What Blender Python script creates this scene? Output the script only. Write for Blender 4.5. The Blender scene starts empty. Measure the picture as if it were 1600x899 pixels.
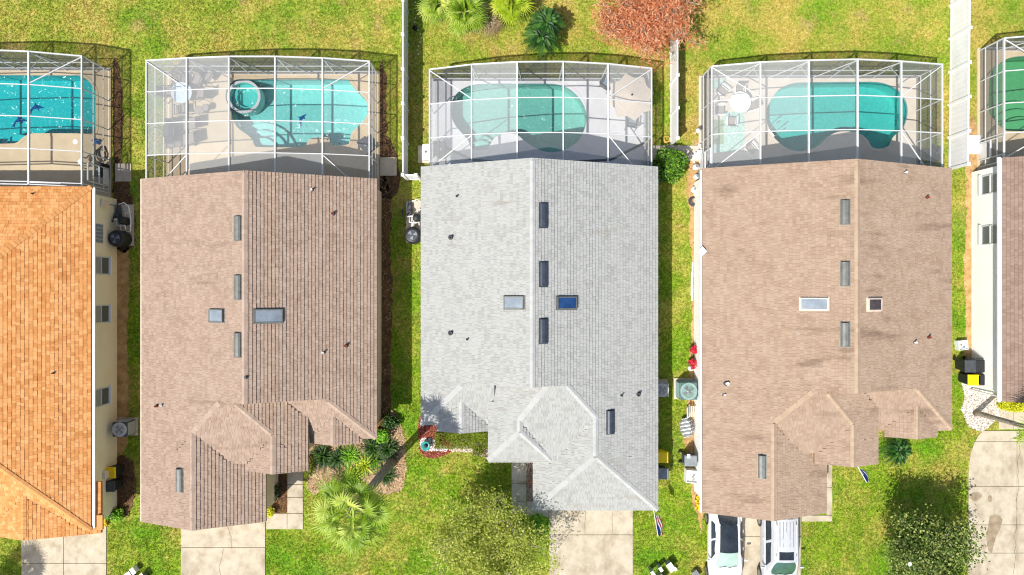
import bpy, bmesh, math, random
import numpy as np
from mathutils import Vector, Matrix
R = random.Random(7)
NR = np.random.default_rng(7)
scene = bpy.context.scene
COL = scene.collection

# ------------------------------------------------------------------ camera, sky, sun, exposure
HC, S, CY = 38.1, 28.0, 449.5            # flight height (m), ground scale of the photograph
cam_d = bpy.data.cameras.new('camera'); cam_d.lens = 24; cam_d.sensor_width = 36; cam_d.clip_end = 3000
cam = bpy.data.objects.new('camera', cam_d); COL.objects.link(cam); cam.location = (0, 0, HC)
scene.camera = cam
SUNV = Vector((-1.40, -1.36, 2.85)).normalized()       # towards the sun
elev = math.asin(SUNV.z); azim = math.atan2(SUNV.x, SUNV.y)
world = bpy.data.worlds.new('World'); scene.world = world; world.use_nodes = True
wn = world.node_tree.nodes; wl = world.node_tree.links
sky = wn.new('ShaderNodeTexSky'); sky.sky_type = 'NISHITA'; sky.sun_disc = False
sky.sun_elevation = elev; sky.sun_rotation = azim; sky.air_density = 1.0; sky.dust_density = 2.0; sky.ozone_density = 1.0
wl.new(sky.outputs[0], wn['Background'].inputs[0]); wn['Background'].inputs[1].default_value = 0.125
sun_d = bpy.data.lights.new('sun', 'SUN'); sun_d.energy = 4.7; sun_d.angle = math.radians(0.5); sun_d.color = (1.0, 0.955, 0.88)
sun = bpy.data.objects.new('sun', sun_d); COL.objects.link(sun); sun.location = SUNV * 60
sun.rotation_euler = (-SUNV).to_track_quat('-Z', 'Y').to_euler()
scene.view_settings.view_transform = 'Standard'; scene.view_settings.look = 'None'
scene.view_settings.exposure = 0.28; scene.view_settings.gamma = 1.0
scene.render.engine = 'CYCLES'
scene.cycles.use_denoising = True; scene.cycles.max_bounces = 8; scene.cycles.transparent_max_bounces = 24
scene.cycles.sample_clamp_indirect = 6.0; scene.cycles.filter_width = 1.15

# ------------------------------------------------------------------ helpers
def c(r, g, b):
    f = lambda v: (v/255/12.92) if v/255 <= .04045 else ((v/255+.055)/1.055)**2.4
    return (f(r), f(g), f(b), 1.0)
def W(px, py, z=0.0):                    # ground survey: image position of a point at height z -> metres
    f = (1 - z/HC)/S
    return Vector(((px-800)*f, (CY-py)*f, z))
def G(x, y, z=0.0):                      # ground units (1/28 m) -> metres
    return Vector((x/S, y/S, z))

def M(name, cols, rough=.8, scale=2.0, detail=6, bump=0., bscale=None, tone=0., spec=.3, metal=0., dist=0., second=None, alpha=None):
    """procedural material: noise (world position) and the per-face 'tone' drive a colour ramp"""
    m = bpy.data.materials.new(name); m.use_nodes = True
    n = m.node_tree.nodes; l = m.node_tree.links; b = n['Principled BSDF']
    b.inputs['Roughness'].default_value = rough; b.inputs['Specular IOR Level'].default_value = spec
    b.inputs['Metallic'].default_value = metal
    geo = n.new('ShaderNodeNewGeometry')
    fac = None
    if len(cols) > 1:
        nz = n.new('ShaderNodeTexNoise'); nz.inputs['Scale'].default_value = scale; nz.inputs['Detail'].default_value = detail
        nz.inputs['Roughness'].default_value = .65; nz.inputs['Distortion'].default_value = dist
        l.new(geo.outputs['Position'], nz.inputs['Vector'])
        fac = nz.outputs['Fac']
        if tone:
            at = n.new('ShaderNodeAttribute'); at.attribute_name = 'tone'
            mx = n.new('ShaderNodeMix'); mx.inputs[0].default_value = tone
            l.new(fac, mx.inputs[2]); l.new(at.outputs['Fac'], mx.inputs[3]); fac = mx.outputs[0]
        rp = n.new('ShaderNodeValToRGB'); e = rp.color_ramp.elements
        k = len(cols); lo, hi = (.30, .70) if not tone else (.30-.22*tone, .70+.22*tone)
        e[0].position = lo; e[0].color = cols[0]; e[1].position = hi; e[1].color = cols[-1]
        for i in range(1, k-1):
            q = e.new(lo+(hi-lo)*i/(k-1)); q.color = cols[i]
        l.new(fac, rp.inputs[0]); out = rp.outputs[0]
        if second:                        # (colour, scale, low, high, stretch) stains with a shape of their own
            col2, sc2, lo2, hi2, st = second
            mp = n.new('ShaderNodeMapping'); mp.inputs['Scale'].default_value = st
            l.new(geo.outputs['Position'], mp.inputs['Vector'])
            n2 = n.new('ShaderNodeTexNoise'); n2.inputs['Scale'].default_value = sc2; n2.inputs['Detail'].default_value = 5
            n2.inputs['Roughness'].default_value = .6
            l.new(mp.outputs[0], n2.inputs['Vector'])
            mr = n.new('ShaderNodeMapRange'); mr.inputs[1].default_value = lo2; mr.inputs[2].default_value = hi2
            l.new(n2.outputs['Fac'], mr.inputs[0])
            m2 = n.new('ShaderNodeMix'); m2.data_type = 'RGBA'
            l.new(mr.outputs[0], m2.inputs[0]); l.new(out, m2.inputs[6]); m2.inputs[7].default_value = col2
            out = m2.outputs[2]
        l.new(out, b.inputs['Base Color'])
    else:
        b.inputs['Base Color'].default_value = cols[0]
    if bump:
        nb = n.new('ShaderNodeTexNoise'); nb.inputs['Scale'].default_value = bscale or scale*8; nb.inputs['Detail'].default_value = 4
        l.new(geo.outputs['Position'], nb.inputs['Vector'])
        bp = n.new('ShaderNodeBump'); bp.inputs['Strength'].default_value = bump; bp.inputs['Distance'].default_value = .03
        l.new(nb.outputs['Fac'], bp.inputs['Height']); l.new(bp.outputs[0], b.inputs['Normal'])
    if alpha is not None: b.inputs['Alpha'].default_value = alpha
    return m

ORG = {}                                  # world origin that an object's vertices are authored against
class MB:
    def __init__(s): s.v = []; s.f = []; s.t = []
    def add(s, vs, fs, t=None):
        o = len(s.v); s.v += [tuple(p) for p in vs]; s.f += [tuple(i+o for i in f) for f in fs]
        s.t += [R.random() if t is None else t]*len(fs); return s
    def box(s, ctr, size, rz=0., M3=None, taper=1.0):
        cx, cy, cz = ctr; x, y, z = size[0]/2, size[1]/2, size[2]/2
        vs = [Vector((sx*x*(taper if sz > 0 else 1), sy*y*(taper if sz > 0 else 1), sz*z)) for sz in (-1, 1) for sx, sy in ((-1,-1),(1,-1),(1,1),(-1,1))]
        if M3 is None: M3 = Matrix.Rotation(rz, 3, 'Z')
        vs = [M3 @ v + Vector(ctr) for v in vs]
        return s.add(vs, [(3,2,1,0),(4,5,6,7),(0,1,5,4),(1,2,6,5),(2,3,7,6),(3,0,4,7)])
    def bar(s, a, b, w, h=None, up=(0,0,1)):          # rectangular beam from a to b
        a = Vector(a); b = Vector(b); d = b-a; L = d.length
        if L < 1e-5: return s
        d.normalize(); u = Vector(up)
        if abs(d.dot(u)) > .98: u = Vector((0,1,0))
        x = d.cross(u).normalized(); y = x.cross(d)
        return s.box((a+b)/2, (w, L, h or w), M3=Matrix((x, d, y)).transposed())
    def tube(s, pts, r, n=8, r2=None, cap=True):
        pts = [Vector(p) for p in pts]; k = len(pts); vs = []; fs = []
        ref = Vector((0,0,1)); 
        for i, p in enumerate(pts):
            d = (pts[min(i+1,k-1)]-pts[max(i-1,0)])
            d = d.normalized() if d.length > 1e-6 else Vector((0,0,1))
            u = ref if abs(d.dot(ref)) < .95 else Vector((1,0,0))
            x = d.cross(u).normalized(); y = x.cross(d)
            rr = (r if r2 is None else r+(r2-r)*i/(k-1)) if not isinstance(r, (list, tuple)) else r[i]
            vs += [p+x*rr*math.cos(6.28318*j/n)+y*rr*math.sin(6.28318*j/n) for j in range(n)]
        for i in range(k-1):
            for j in range(n): fs.append((i*n+j, i*n+(j+1)%n, (i+1)*n+(j+1)%n, (i+1)*n+j))
        if cap: fs += [tuple(range(n-1,-1,-1)), tuple(range((k-1)*n, k*n))]
        return s.add(vs, fs)
    def lathe(s, ctr, prof, n=20, sy=1.0):             # prof: (radius, z)
        c0 = Vector(ctr); vs = []; fs = []
        for r, z in prof: vs += [c0+Vector((r*math.cos(6.28318*j/n), sy*r*math.sin(6.28318*j/n), z)) for j in range(n)]
        for i in range(len(prof)-1):
            for j in range(n): fs.append((i*n+j, i*n+(j+1)%n, (i+1)*n+(j+1)%n, (i+1)*n+j))
        if prof[0][0] > 1e-4: fs.append(tuple(range(n-1,-1,-1)))
        if prof[-1][0] > 1e-4: fs.append(tuple(range((len(prof)-1)*n, len(prof)*n)))
        return s.add(vs, fs)
    def prism(s, poly, z0, z1):
        n = len(poly)
        a = sum(poly[i][0]*poly[(i+1)%n][1]-poly[(i+1)%n][0]*poly[i][1] for i in range(n))
        if a < 0: poly = poly[::-1]
        vs = [(p[0], p[1], z0) for p in poly]+[(p[0], p[1], z1) for p in poly]
        return s.add(vs, [tuple(range(n-1,-1,-1)), tuple(range(n, 2*n))]+[(i, (i+1)%n, n+(i+1)%n, n+i) for i in range(n)])
    def build(s, name, mat, parent=None, bevel=0., smooth=False, kind=None):
        me = bpy.data.meshes.new(name)
        if parent is not None: o0 = ORG[parent.name]
        else:
            a = np.array(s.v); o0 = Vector(((a[:,0].min()+a[:,0].max())/2, (a[:,1].min()+a[:,1].max())/2, a[:,2].min()))
        vs = [(p[0]-o0[0], p[1]-o0[1], p[2]-o0[2]) for p in s.v]
        me.from_pydata(vs, [], s.f); me.update()
        at = me.attributes.new('tone', 'FLOAT', 'FACE'); at.data.foreach_set('value', s.t)
        me.materials.append(mat)
        if smooth: me.polygons.foreach_set('use_smooth', [True]*len(me.polygons))
        o = bpy.data.objects.new(name, me); COL.objects.link(o)
        if parent is not None: o.parent = parent; ORG[o.name] = o0
        else: o.location = o0; ORG[o.name] = o0
        if bevel:
            bv = o.modifiers.new('bevel', 'BEVEL'); bv.width = bevel; bv.segments = 2; bv.limit_method = 'ANGLE'
        if kind: o['kind'] = kind
        return o
def tag(o, label=None, cat=None, group=None, kind=None):
    if label: o['label'] = label
    if cat: o['category'] = cat
    if group: o['group'] = group
    if kind: o['kind'] = kind
    return o
def empty(name, loc, rz=0., local=False):
    o = bpy.data.objects.new(name, None); COL.objects.link(o); o.location = loc; o.rotation_euler = (0,0,rz); o.empty_display_size = .2
    ORG[o.name] = Vector((0,0,0)) if local else Vector(loc)
    return o
def raw(name, verts, faces, mat, parent=None, tone=None, smooth=False, kind=None):   # numpy mesh, all faces alike in size
    k = faces.shape[1]; nf = len(faces)
    me = bpy.data.meshes.new(name); o0 = np.array(ORG[parent.name]) if parent is not None else np.zeros(3)
    me.vertices.add(len(verts)); me.vertices.foreach_set('co', (verts-o0).astype(np.float32).ravel())
    me.loops.add(nf*k); me.loops.foreach_set('vertex_index', faces.astype(np.int32).ravel())
    me.polygons.add(nf); me.polygons.foreach_set('loop_start', np.arange(0, nf*k, k, dtype=np.int32))
    me.update(calc_edges=True); me.validate()
    if tone is not None and len(me.polygons) == nf:
        at = me.attributes.new('tone', 'FLOAT', 'FACE'); at.data.foreach_set('value', tone.astype(np.float32))
    if smooth: me.polygons.foreach_set('use_smooth', [True]*len(me.polygons))
    me.materials.append(mat); o = bpy.data.objects.new(name, me); COL.objects.link(o)
    if parent is not None: o.parent = parent; ORG[o.name] = Vector(o0)
    else: ORG[o.name] = Vector((0,0,0))
    if kind: o['kind'] = kind
    return o
def leaves(name, ctrs, size, mat, parent=None, aspect=.5, up=.6, tone=None, kind=None, jitter=.35):
    """a leaf (bent diamond of two triangles pairs) at every centre"""
    ctrs = np.asarray(ctrs, float); n = len(ctrs)
    d = NR.normal(size=(n,3)); d[:,2] *= (1-up); d /= np.linalg.norm(d, axis=1)[:,None]
    q = NR.normal(size=(n,3)); q[:,2] *= (1-up); e = q-d*(q*d).sum(1)[:,None]; e /= np.linalg.norm(e, axis=1)[:,None]
    sz = size*(1+jitter*NR.uniform(-1,1,n))[:,None]
    nn = np.cross(d, e)
    v = np.stack([ctrs-d*sz*.5, ctrs+e*sz*aspect*.5-nn*sz*.06, ctrs+d*sz*.5, ctrs-e*sz*aspect*.5-nn*sz*.06], 1).reshape(-1,3)
    f = np.arange(n*4).reshape(n,4)
    t = NR.random(n) if tone is None else tone
    return raw(name, v, f, mat, parent, t, kind=kind)
def spline(pts, n=6, closed=True):        # Catmull-Rom
    out = []; k = len(pts)
    for i in range(k if closed else k-1):
        p = [np.array(pts[(i+j) % k] if closed else pts[min(max(i+j,0),k-1)], float) for j in (-1,0,1,2)]
        for s in range(n):
            t = s/n
            out.append(tuple(.5*((2*p[1])+(-p[0]+p[2])*t+(2*p[0]-5*p[1]+4*p[2]-p[3])*t*t+(-p[0]+3*p[1]-3*p[2]+p[3])*t**3)))
    if not closed: out.append(tuple(pts[-1]))
    return out
def inpoly(x, y, poly):                   # numpy point-in-polygon
    x = np.asarray(x); y = np.asarray(y); ins = np.zeros(x.shape, bool); n = len(poly)
    for i in range(n):
        x0, y0 = poly[i][0], poly[i][1]; x1, y1 = poly[(i+1)%n][0], poly[(i+1)%n][1]
        if y0 == y1: continue
        ins ^= ((y0 > y) != (y1 > y)) & (x < (x1-x0)*(y-y0)/(y1-y0)+x0)
    return ins
def sheet(name, outer, holes, z, mat, parent=None, kind='structure', skirt=0.):
    bm = bmesh.new(); es = []
    for loop in [outer]+holes:
        vs = [bm.verts.new((p[0], p[1], z)) for p in loop]
        es += [bm.edges.new((vs[i], vs[(i+1)%len(vs)])) for i in range(len(vs))]
    bmesh.ops.triangle_fill(bm, edges=es, use_beauty=True, use_dissolve=False)
    for f in bm.faces:
        if f.normal.z < 0: f.normal_flip()
    if skirt:
        be = [e for e in bm.edges if e.is_boundary]
        r = bmesh.ops.extrude_edge_only(bm, edges=be)
        for v in r['geom']:
            if isinstance(v, bmesh.types.BMVert): v.co.z -= skirt
    me = bpy.data.meshes.new(name); bm.to_mesh(me); bm.free(); me.materials.append(mat)
    o = bpy.data.objects.new(name, me); COL.objects.link(o); ORG[o.name] = Vector((0,0,0))
    if parent is not None: o.parent = parent; o.location = -ORG[parent.name]
    if kind: o['kind'] = kind
    return o
def wobble(poly, amp, step=.25):          # an irregular, natural edge
    out = []; n = len(poly)
    for i in range(n):
        a = Vector(poly[i][:2]); b = Vector(poly[(i+1)%n][:2]); k = max(1, int((b-a).length/step)); d = (b-a)
        nrm = Vector((-d.y, d.x)).normalized() if d.length > 1e-6 else Vector((0,0))
        for j in range(k): out.append(tuple(a+d*(j/k)+nrm*R.uniform(-amp, amp)))
    return out
def P2(pts): return [tuple(W(x, y).to_2d()) for x, y in pts]

# ------------------------------------------------------------------ materials
white = c(240,240,238)
m_alu = M('white_aluminium', [c(196,198,198), c(214,215,215)], .5, 5, spec=.35)
m_vinyl = M('white_vinyl', [c(228,228,228), c(243,243,244)], .5, 1.2, spec=.35)
m_vinyl_cap = M('white_vinyl_cap', [c(238,238,238), c(247,247,247)], .5, 3)
m_conc = M('concrete', [c(160,148,127), c(184,173,152), c(194,185,166)], .9, 1.4, 9, bump=.2, bscale=30, second=(c(140,124,100), .9, .50, .76, (1,.6,1)))
m_conc2 = M('grey_concrete', [c(176,166,150), c(198,189,174), c(210,203,190)], .9, 1.3, 8, bump=.15, bscale=30, second=(c(150,136,116), 1.6, .52, .75, (1,1,1)))
m_crack = M('crack', [c(96,86,72), c(126,112,94)], .95, 6)
m_deckcream = M('cream_deck', [c(186,168,138), c(198,182,154)], .85, 1.5, bump=.2, bscale=40)
m_deckwhite = M('pale_grey_deck', [c(188,189,192), c(202,203,206)], .8, 1.2, bump=.2, bscale=40)
m_deckivory = M('ivory_deck', [c(194,184,168), c(206,198,184)], .85, 1.5, bump=.2, bscale=40)
m_soil = M('sandy_soil', [c(140,108,68), c(178,144,96), c(200,168,120)], .98, 2.2, 9, bump=.6, bscale=14)
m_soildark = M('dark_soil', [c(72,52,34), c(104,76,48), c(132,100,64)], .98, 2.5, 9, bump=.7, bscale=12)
m_mulch = M('tan_mulch', [c(122,96,70), c(168,140,108), c(196,172,140)], .98, 3, 9, bump=.8, bscale=16)
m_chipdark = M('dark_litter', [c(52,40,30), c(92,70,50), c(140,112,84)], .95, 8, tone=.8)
m_chiptan = M('straw_litter', [c(120,92,66), c(176,146,112), c(206,184,152)], .95, 8, tone=.8)
m_chipred = M('red_mulch_chips', [c(96,40,34), c(156,66,56), c(204,130,112)], .95, 8, tone=.8)
m_stone = M('pale_pebbles', [c(176,164,150), c(214,204,192), c(236,230,222)], .9, 8, tone=.8)
m_white_stone = M('white_pebbles', [c(222,220,215), c(240,239,236)], .9, 8, tone=.8)
m_dark = M('black_plastic', [c(28,30,33), c(42,45,49)], .5, 6, spec=.4)
m_darkgrey = M('charcoal_plastic', [c(58,62,67), c(76,80,86)], .55, 5, spec=.35)
m_grey = M('grey_plastic', [c(112,120,126), c(138,146,152)], .55, 5)
m_yellow = M('yellow_plastic', [c(236,196,8), c(246,214,20)], .45, 5)
m_metal = M('grey_metal', [c(130,132,132), c(160,162,162)], .4, 6, metal=.6, spec=.5)
m_galv = M('galvanised_metal', [c(96,98,94), c(124,126,121)], .5, 4, metal=.25, spec=.4)
m_black_metal = M('dark_painted_metal', [c(44,52,62), c(64,72,84)], .4, 4, spec=.5)
m_stucco_cream = M('cream_stucco', [c(234,222,190), c(242,232,206)], .9, .8, bump=.25, bscale=35)
m_stucco_beige = M('beige_stucco', [c(214,190,160), c(226,206,180)], .9, .8, bump=.25, bscale=35)
m_stucco_white = M('white_stucco', [c(242,241,238), c(248,247,245)], .9, .8, bump=.25, bscale=35)
m_stucco_grey = M('grey_stucco', [c(196,196,192), c(210,210,206)], .9, .8, bump=.25, bscale=35)
m_fascia_w = M('white_fascia', [c(226,226,224), c(240,240,238)], .6, 3)
m_fascia_b = M('beige_fascia', [c(206,188,168), c(222,206,188)], .6, 3)
m_glassdark = M('dark_glass', [c(30,36,42), c(48,56,64)], .06, 2, spec=.6)
m_glassblue = M('blue_glass', [c(26,54,96), c(40,76,124)], .08, 2, spec=.6)
m_glassgrey = M('grey_glass', [c(112,122,132), c(146,156,164)], .1, 1.5, spec=.6)
m_glassbrown = M('brown_glass', [c(58,48,46), c(84,72,68)], .1, 2, spec=.6)
m_blind = M('window_blind', [c(136,136,130), c(168,168,162)], .6, 20)
m_scrpane = M('screened_glass', [c(78,82,84), c(104,108,108)], .35, 12, spec=.4)
m_rust = M('rusty_red_vent', [c(120,52,40), c(156,74,58)], .7, 6)
m_pvc = M('white_pipe', [c(226,226,222), c(240,240,238)], .5, 6)
m_bark = M('grey_bark', [c(112,100,86), c(150,138,122), c(172,160,144)], .95, 9, bump=.8, bscale=22)
m_palmbark = M('palm_bark', [c(104,94,82), c(146,136,122), c(164,155,142)], .95, 7, bump=.9, bscale=18)
def leafmat(name, cols, rough=.55, tone=.7, trans=.25):
    m = M(name, cols, rough, 2.5, 5, tone=tone, spec=.35)
    n = m.node_tree.nodes; l = m.node_tree.links; b = n['Principled BSDF']
    rp = [x for x in n if x.type == 'VALTORGB'][0]
    tr = n.new('ShaderNodeBsdfTranslucent'); l.new(rp.outputs[0], tr.inputs[0])
    mx = n.new('ShaderNodeMixShader'); mx.inputs[0].default_value = trans
    l.new(b.outputs[0], mx.inputs[1]); l.new(tr.outputs[0], mx.inputs[2])
    l.new(mx.outputs[0], n['Material Output'].inputs[0]); return m
m_leaf = leafmat('mid_green_leaf', [c(44,84,18), c(84,132,28), c(132,170,48)])
m_leafdark = leafmat('dark_green_leaf', [c(22,48,16), c(46,82,26), c(92,126,50)])
m_leafolive = leafmat('olive_leaf', [c(124,146,34), c(180,192,72), c(224,222,130)], trans=.45)
m_leafmixed = leafmat('glossy_dark_leaf', [c(44,70,18), c(98,124,44), c(184,192,110)], trans=.35)
m_leafbright = leafmat('bright_green_leaf', [c(70,128,16), c(112,172,30), c(164,206,66)])
m_leafyellow = leafmat('yellow_leaf', [c(150,160,12), c(206,208,30), c(232,226,70)])
m_hedge = leafmat('hedge_leaf', [c(74,92,12), c(112,126,20), c(148,156,44)])
m_palm = leafmat('palm_leaf', [c(92,128,22), c(146,176,46), c(214,220,118)], .4, trans=.35)
m_palmyellow = leafmat('yellow_palm_leaf', [c(112,140,16), c(164,188,30), c(212,216,76)], .5)
m_sago = leafmat('cycad_leaf', [c(20,54,16), c(42,88,26), c(86,130,52)], .4)
m_deadfrond = leafmat('dead_frond', [c(120,98,70), c(164,140,106), c(196,176,144)])
m_rustleaf = leafmat('rust_foliage', [c(176,98,56), c(232,152,104), c(246,204,164)], trans=.45)
m_flower_r = M('red_petals', [c(170,16,40), c(214,40,66)], .6, 8)
m_flower_w = M('white_petals', [c(236,236,232), c(246,246,244)], .6, 8)
m_flower_y = M('yellow_petals', [c(226,160,12), c(240,196,30)], .6, 8)

def grass_mat(name, blade):
    m = bpy.data.materials.new(name); m.use_nodes = True
    n = m.node_tree.nodes; l = m.node_tree.links; b = n['Principled BSDF']
    b.inputs['Roughness'].default_value = .75; b.inputs['Specular IOR Level'].default_value = .2
    geo = n.new('ShaderNodeNewGeometry'); sep = n.new('ShaderNodeSeparateXYZ'); l.new(geo.outputs['Position'], sep.inputs[0])
    flat = n.new('ShaderNodeCombineXYZ'); l.new(sep.outputs[0], flat.inputs[0]); l.new(sep.outputs[1], flat.inputs[1])
    def noise(sc, det=5, ro=.6):
        t = n.new('ShaderNodeTexNoise'); t.inputs['Scale'].default_value = sc; t.inputs['Detail'].default_value = det; t.inputs['Roughness'].default_value = ro
        l.new(flat.outputs[0], t.inputs['Vector']); return t.outputs['Fac']
    def mrange(src, a, b_, c_=0., d_=1.):
        t = n.new('ShaderNodeMapRange'); l.new(src, t.inputs[0])
        for i, v in enumerate((a, b_, c_, d_)): t.inputs[1+i].default_value = v
        return t.outputs[0]
    def mix(f, a, b_):
        t = n.new('ShaderNodeMix'); t.data_type = 'RGBA'
        l.new(f, t.inputs[0]) if not isinstance(f, float) else setattr(t.inputs[0], 'default_value', f)
        for i, v in ((6, a), (7, b_)):
            if isinstance(v, tuple): t.inputs[i].default_value = v
            else: l.new(v, t.inputs[i])
        return t.outputs[2]
    def math_(op, a, b_):
        t = n.new('ShaderNodeMath'); t.operation = op; t.use_clamp = True
        for i, v in enumerate((a, b_)):
            if isinstance(v, float): t.inputs[i].default_value = v
            else: l.new(v, t.inputs[i])
        return t.outputs[0]
    fine = noise(7.0, 6, .75)
    green = mix(mrange(fine, .35, .65), c(74,112,6), c(152,178,38))
    dry = mix(mrange(fine, .35, .65), c(146,132,44), c(208,188,108))
    back = mrange(sep.outputs[1], 1.0, 7.0, 0., .34)             # back yards are drier than the watered fronts
    patch = math_('ADD', mrange(noise(.36, 4, .6), .46, .62, 0., .6), back)
    patch2 = math_('ADD', patch, mrange(noise(2.3, 5, .7), .48, .68, 0., .5))
    lush = mrange(noise(.42, 4, .6), .46, .66)
    col = mix(lush, green, mix(mrange(fine, .35, .65), c(56,108,4), c(122,170,20)))
    col = mix(math_('MULTIPLY', patch2, mrange(lush, 0., 1., 1., .35)), col, dry)
    bare = math_('MULTIPLY', mrange(noise(.7, 6, .65), .57, .66), math_('ADD', back, .2))
    col = mix(bare, col, c(176,148,102))
    if blade:
        at = n.new('ShaderNodeAttribute'); at.attribute_name = 'tone'
        col = mix(mrange(at.outputs['Fac'], .0, 1., 0., .42), col, c(204,206,100))
        tr = n.new('ShaderNodeBsdfTranslucent'); l.new(col, tr.inputs[0])
        mx = n.new('ShaderNodeMixShader'); mx.inputs[0].default_value = .3
        l.new(b.outputs[0], mx.inputs[1]); l.new(tr.outputs[0], mx.inputs[2]); l.new(mx.outputs[0], n['Material Output'].inputs[0])
    else:
        bp = n.new('ShaderNodeBump'); bp.inputs['Strength'].default_value = .8; bp.inputs['Distance'].default_value = .05
        l.new(noise(18., 4, .7), bp.inputs['Height']); l.new(bp.outputs[0], b.inputs['Normal'])
    l.new(col, b.inputs['Base Color']); return m
m_lawn = grass_mat('lawn_turf', False); m_blade = grass_mat('grass_blades', True)

def screen_mat(name, a, col):
    m = bpy.data.materials.new(name); m.use_nodes = True
    n = m.node_tree.nodes; l = m.node_tree.links; n.remove(n['Principled BSDF'])
    d = n.new('ShaderNodeBsdfDiffuse'); d.inputs[0].default_value = col; t = n.new('ShaderNodeBsdfTransparent')
    mx = n.new('ShaderNodeMixShader'); mx.inputs[0].default_value = a
    l.new(t.outputs[0], mx.inputs[1]); l.new(d.outputs[0], mx.inputs[2]); l.new(mx.outputs[0], n['Material Output'].inputs[0]); return m
m_scr_clear = screen_mat('clear_screen_mesh', .13, c(70,72,74))
m_scr_mid = screen_mat('mid_screen_mesh', .17, c(160,162,164))
m_scr_pale = screen_mat('pale_screen_mesh', .31, c(206,208,208))  # pale panels: denser and lighter grey than the clear ones
m_scr_wall = screen_mat('wall_screen_mesh', .50, c(118,118,116))

def water_mat(name, tint):
    m = bpy.data.materials.new(name); m.use_nodes = True
    n = m.node_tree.nodes; l = m.node_tree.links; n.remove(n['Principled BSDF'])
    geo = n.new('ShaderNodeNewGeometry')
    nz = n.new('ShaderNodeTexNoise'); nz.inputs['Scale'].default_value = 4.6; nz.inputs['Detail'].default_value = 2.0; nz.inputs['Distortion'].default_value = 1.2
    l.new(geo.outputs['Position'], nz.inputs['Vector'])
    sub = n.new('ShaderNodeVectorMath'); sub.operation = 'SUBTRACT'; sub.inputs[1].default_value = (.5,.5,.5); l.new(nz.outputs['Color'], sub.inputs[0])
    mul = n.new('ShaderNodeVectorMath'); mul.operation = 'MULTIPLY'; mul.inputs[1].default_value = (1.9,1.9,0); l.new(sub.outputs[0], mul.inputs[0])
    add = n.new('ShaderNodeVectorMath'); add.operation = 'ADD'; add.inputs[1].default_value = (0,0,1); l.new(mul.outputs[0], add.inputs[0])
    nrm = n.new('ShaderNodeVectorMath'); nrm.operation = 'NORMALIZE'; l.new(add.outputs[0], nrm.inputs[0])
    fr = n.new('ShaderNodeFresnel'); fr.inputs[0].default_value = 1.36; pass
    g = n.new('ShaderNodeBsdfGlossy'); g.inputs['Roughness'].default_value = .22; l.new(nrm.outputs[0], g.inputs['Normal'])
    t = n.new('ShaderNodeBsdfTransparent'); t.inputs[0].default_value = tint
    mx = n.new('ShaderNodeMixShader'); l.new(fr.outputs[0], mx.inputs[0]); l.new(t.outputs[0], mx.inputs[1]); l.new(g.outputs[0], mx.inputs[2])
    l.new(mx.outputs[0], n['Material Output'].inputs[0]); return m

def shingle_mat(name, cols, stain=None, tone=.4):
    return M(name, cols, .95, 1.1, 8, tone=tone, spec=.15, bump=.3, bscale=60, second=stain)
m_sh1 = shingle_mat('orange_shingles', [c(184,122,68), c(202,142,86), c(210,152,96), c(216,164,110)], None, .5)
m_sh2 = shingle_mat('taupe_shingles', [c(144,123,107), c(156,135,119), c(163,142,126), c(169,149,133)], (c(116,97,84), .6, .60, .84, (.4,2.6,1)), .35)
m_sh3 = shingle_mat('pale_grey_shingles', [c(150,151,147), c(158,159,155), c(164,165,161), c(168,169,165)], (c(142,134,123), .6, .60, .84, (.4,2.6,1)), .48)
m_sh4 = shingle_mat('tan_shingles', [c(146,124,105), c(158,136,117), c(164,143,124), c(170,149,131)], (c(110,91,76), .5, .57, .78, (.4,2.4,1)), .3)
m_sh5 = shingle_mat('brown_shingles', [c(130,109,96), c(144,122,109), c(154,133,119)], None, .35)
def cap_mat(name, a, b): return M(name, [a, b], .95, 5, 5, tone=.5, spec=.15)  # ridge caps a tone paler: weathering, plus light they catch put into colour
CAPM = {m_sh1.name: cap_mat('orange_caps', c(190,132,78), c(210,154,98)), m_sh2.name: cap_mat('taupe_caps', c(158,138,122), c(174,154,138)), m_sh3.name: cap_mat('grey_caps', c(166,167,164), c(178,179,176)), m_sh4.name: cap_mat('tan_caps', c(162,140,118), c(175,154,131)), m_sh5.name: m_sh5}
m_edge1 = M('orange_drip_edge', [c(176,120,70), c(196,140,88)], .7, 3)
m_edge2 = M('taupe_drip_edge', [c(150,130,116), c(170,150,136)], .7, 3)
m_edge4 = M('tan_drip_edge', [c(146,122,102), c(166,142,122)], .7, 3)
m_edge3 = M('grey_drip_edge', [c(160,160,157), c(176,176,173)], .7, 3)

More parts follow.
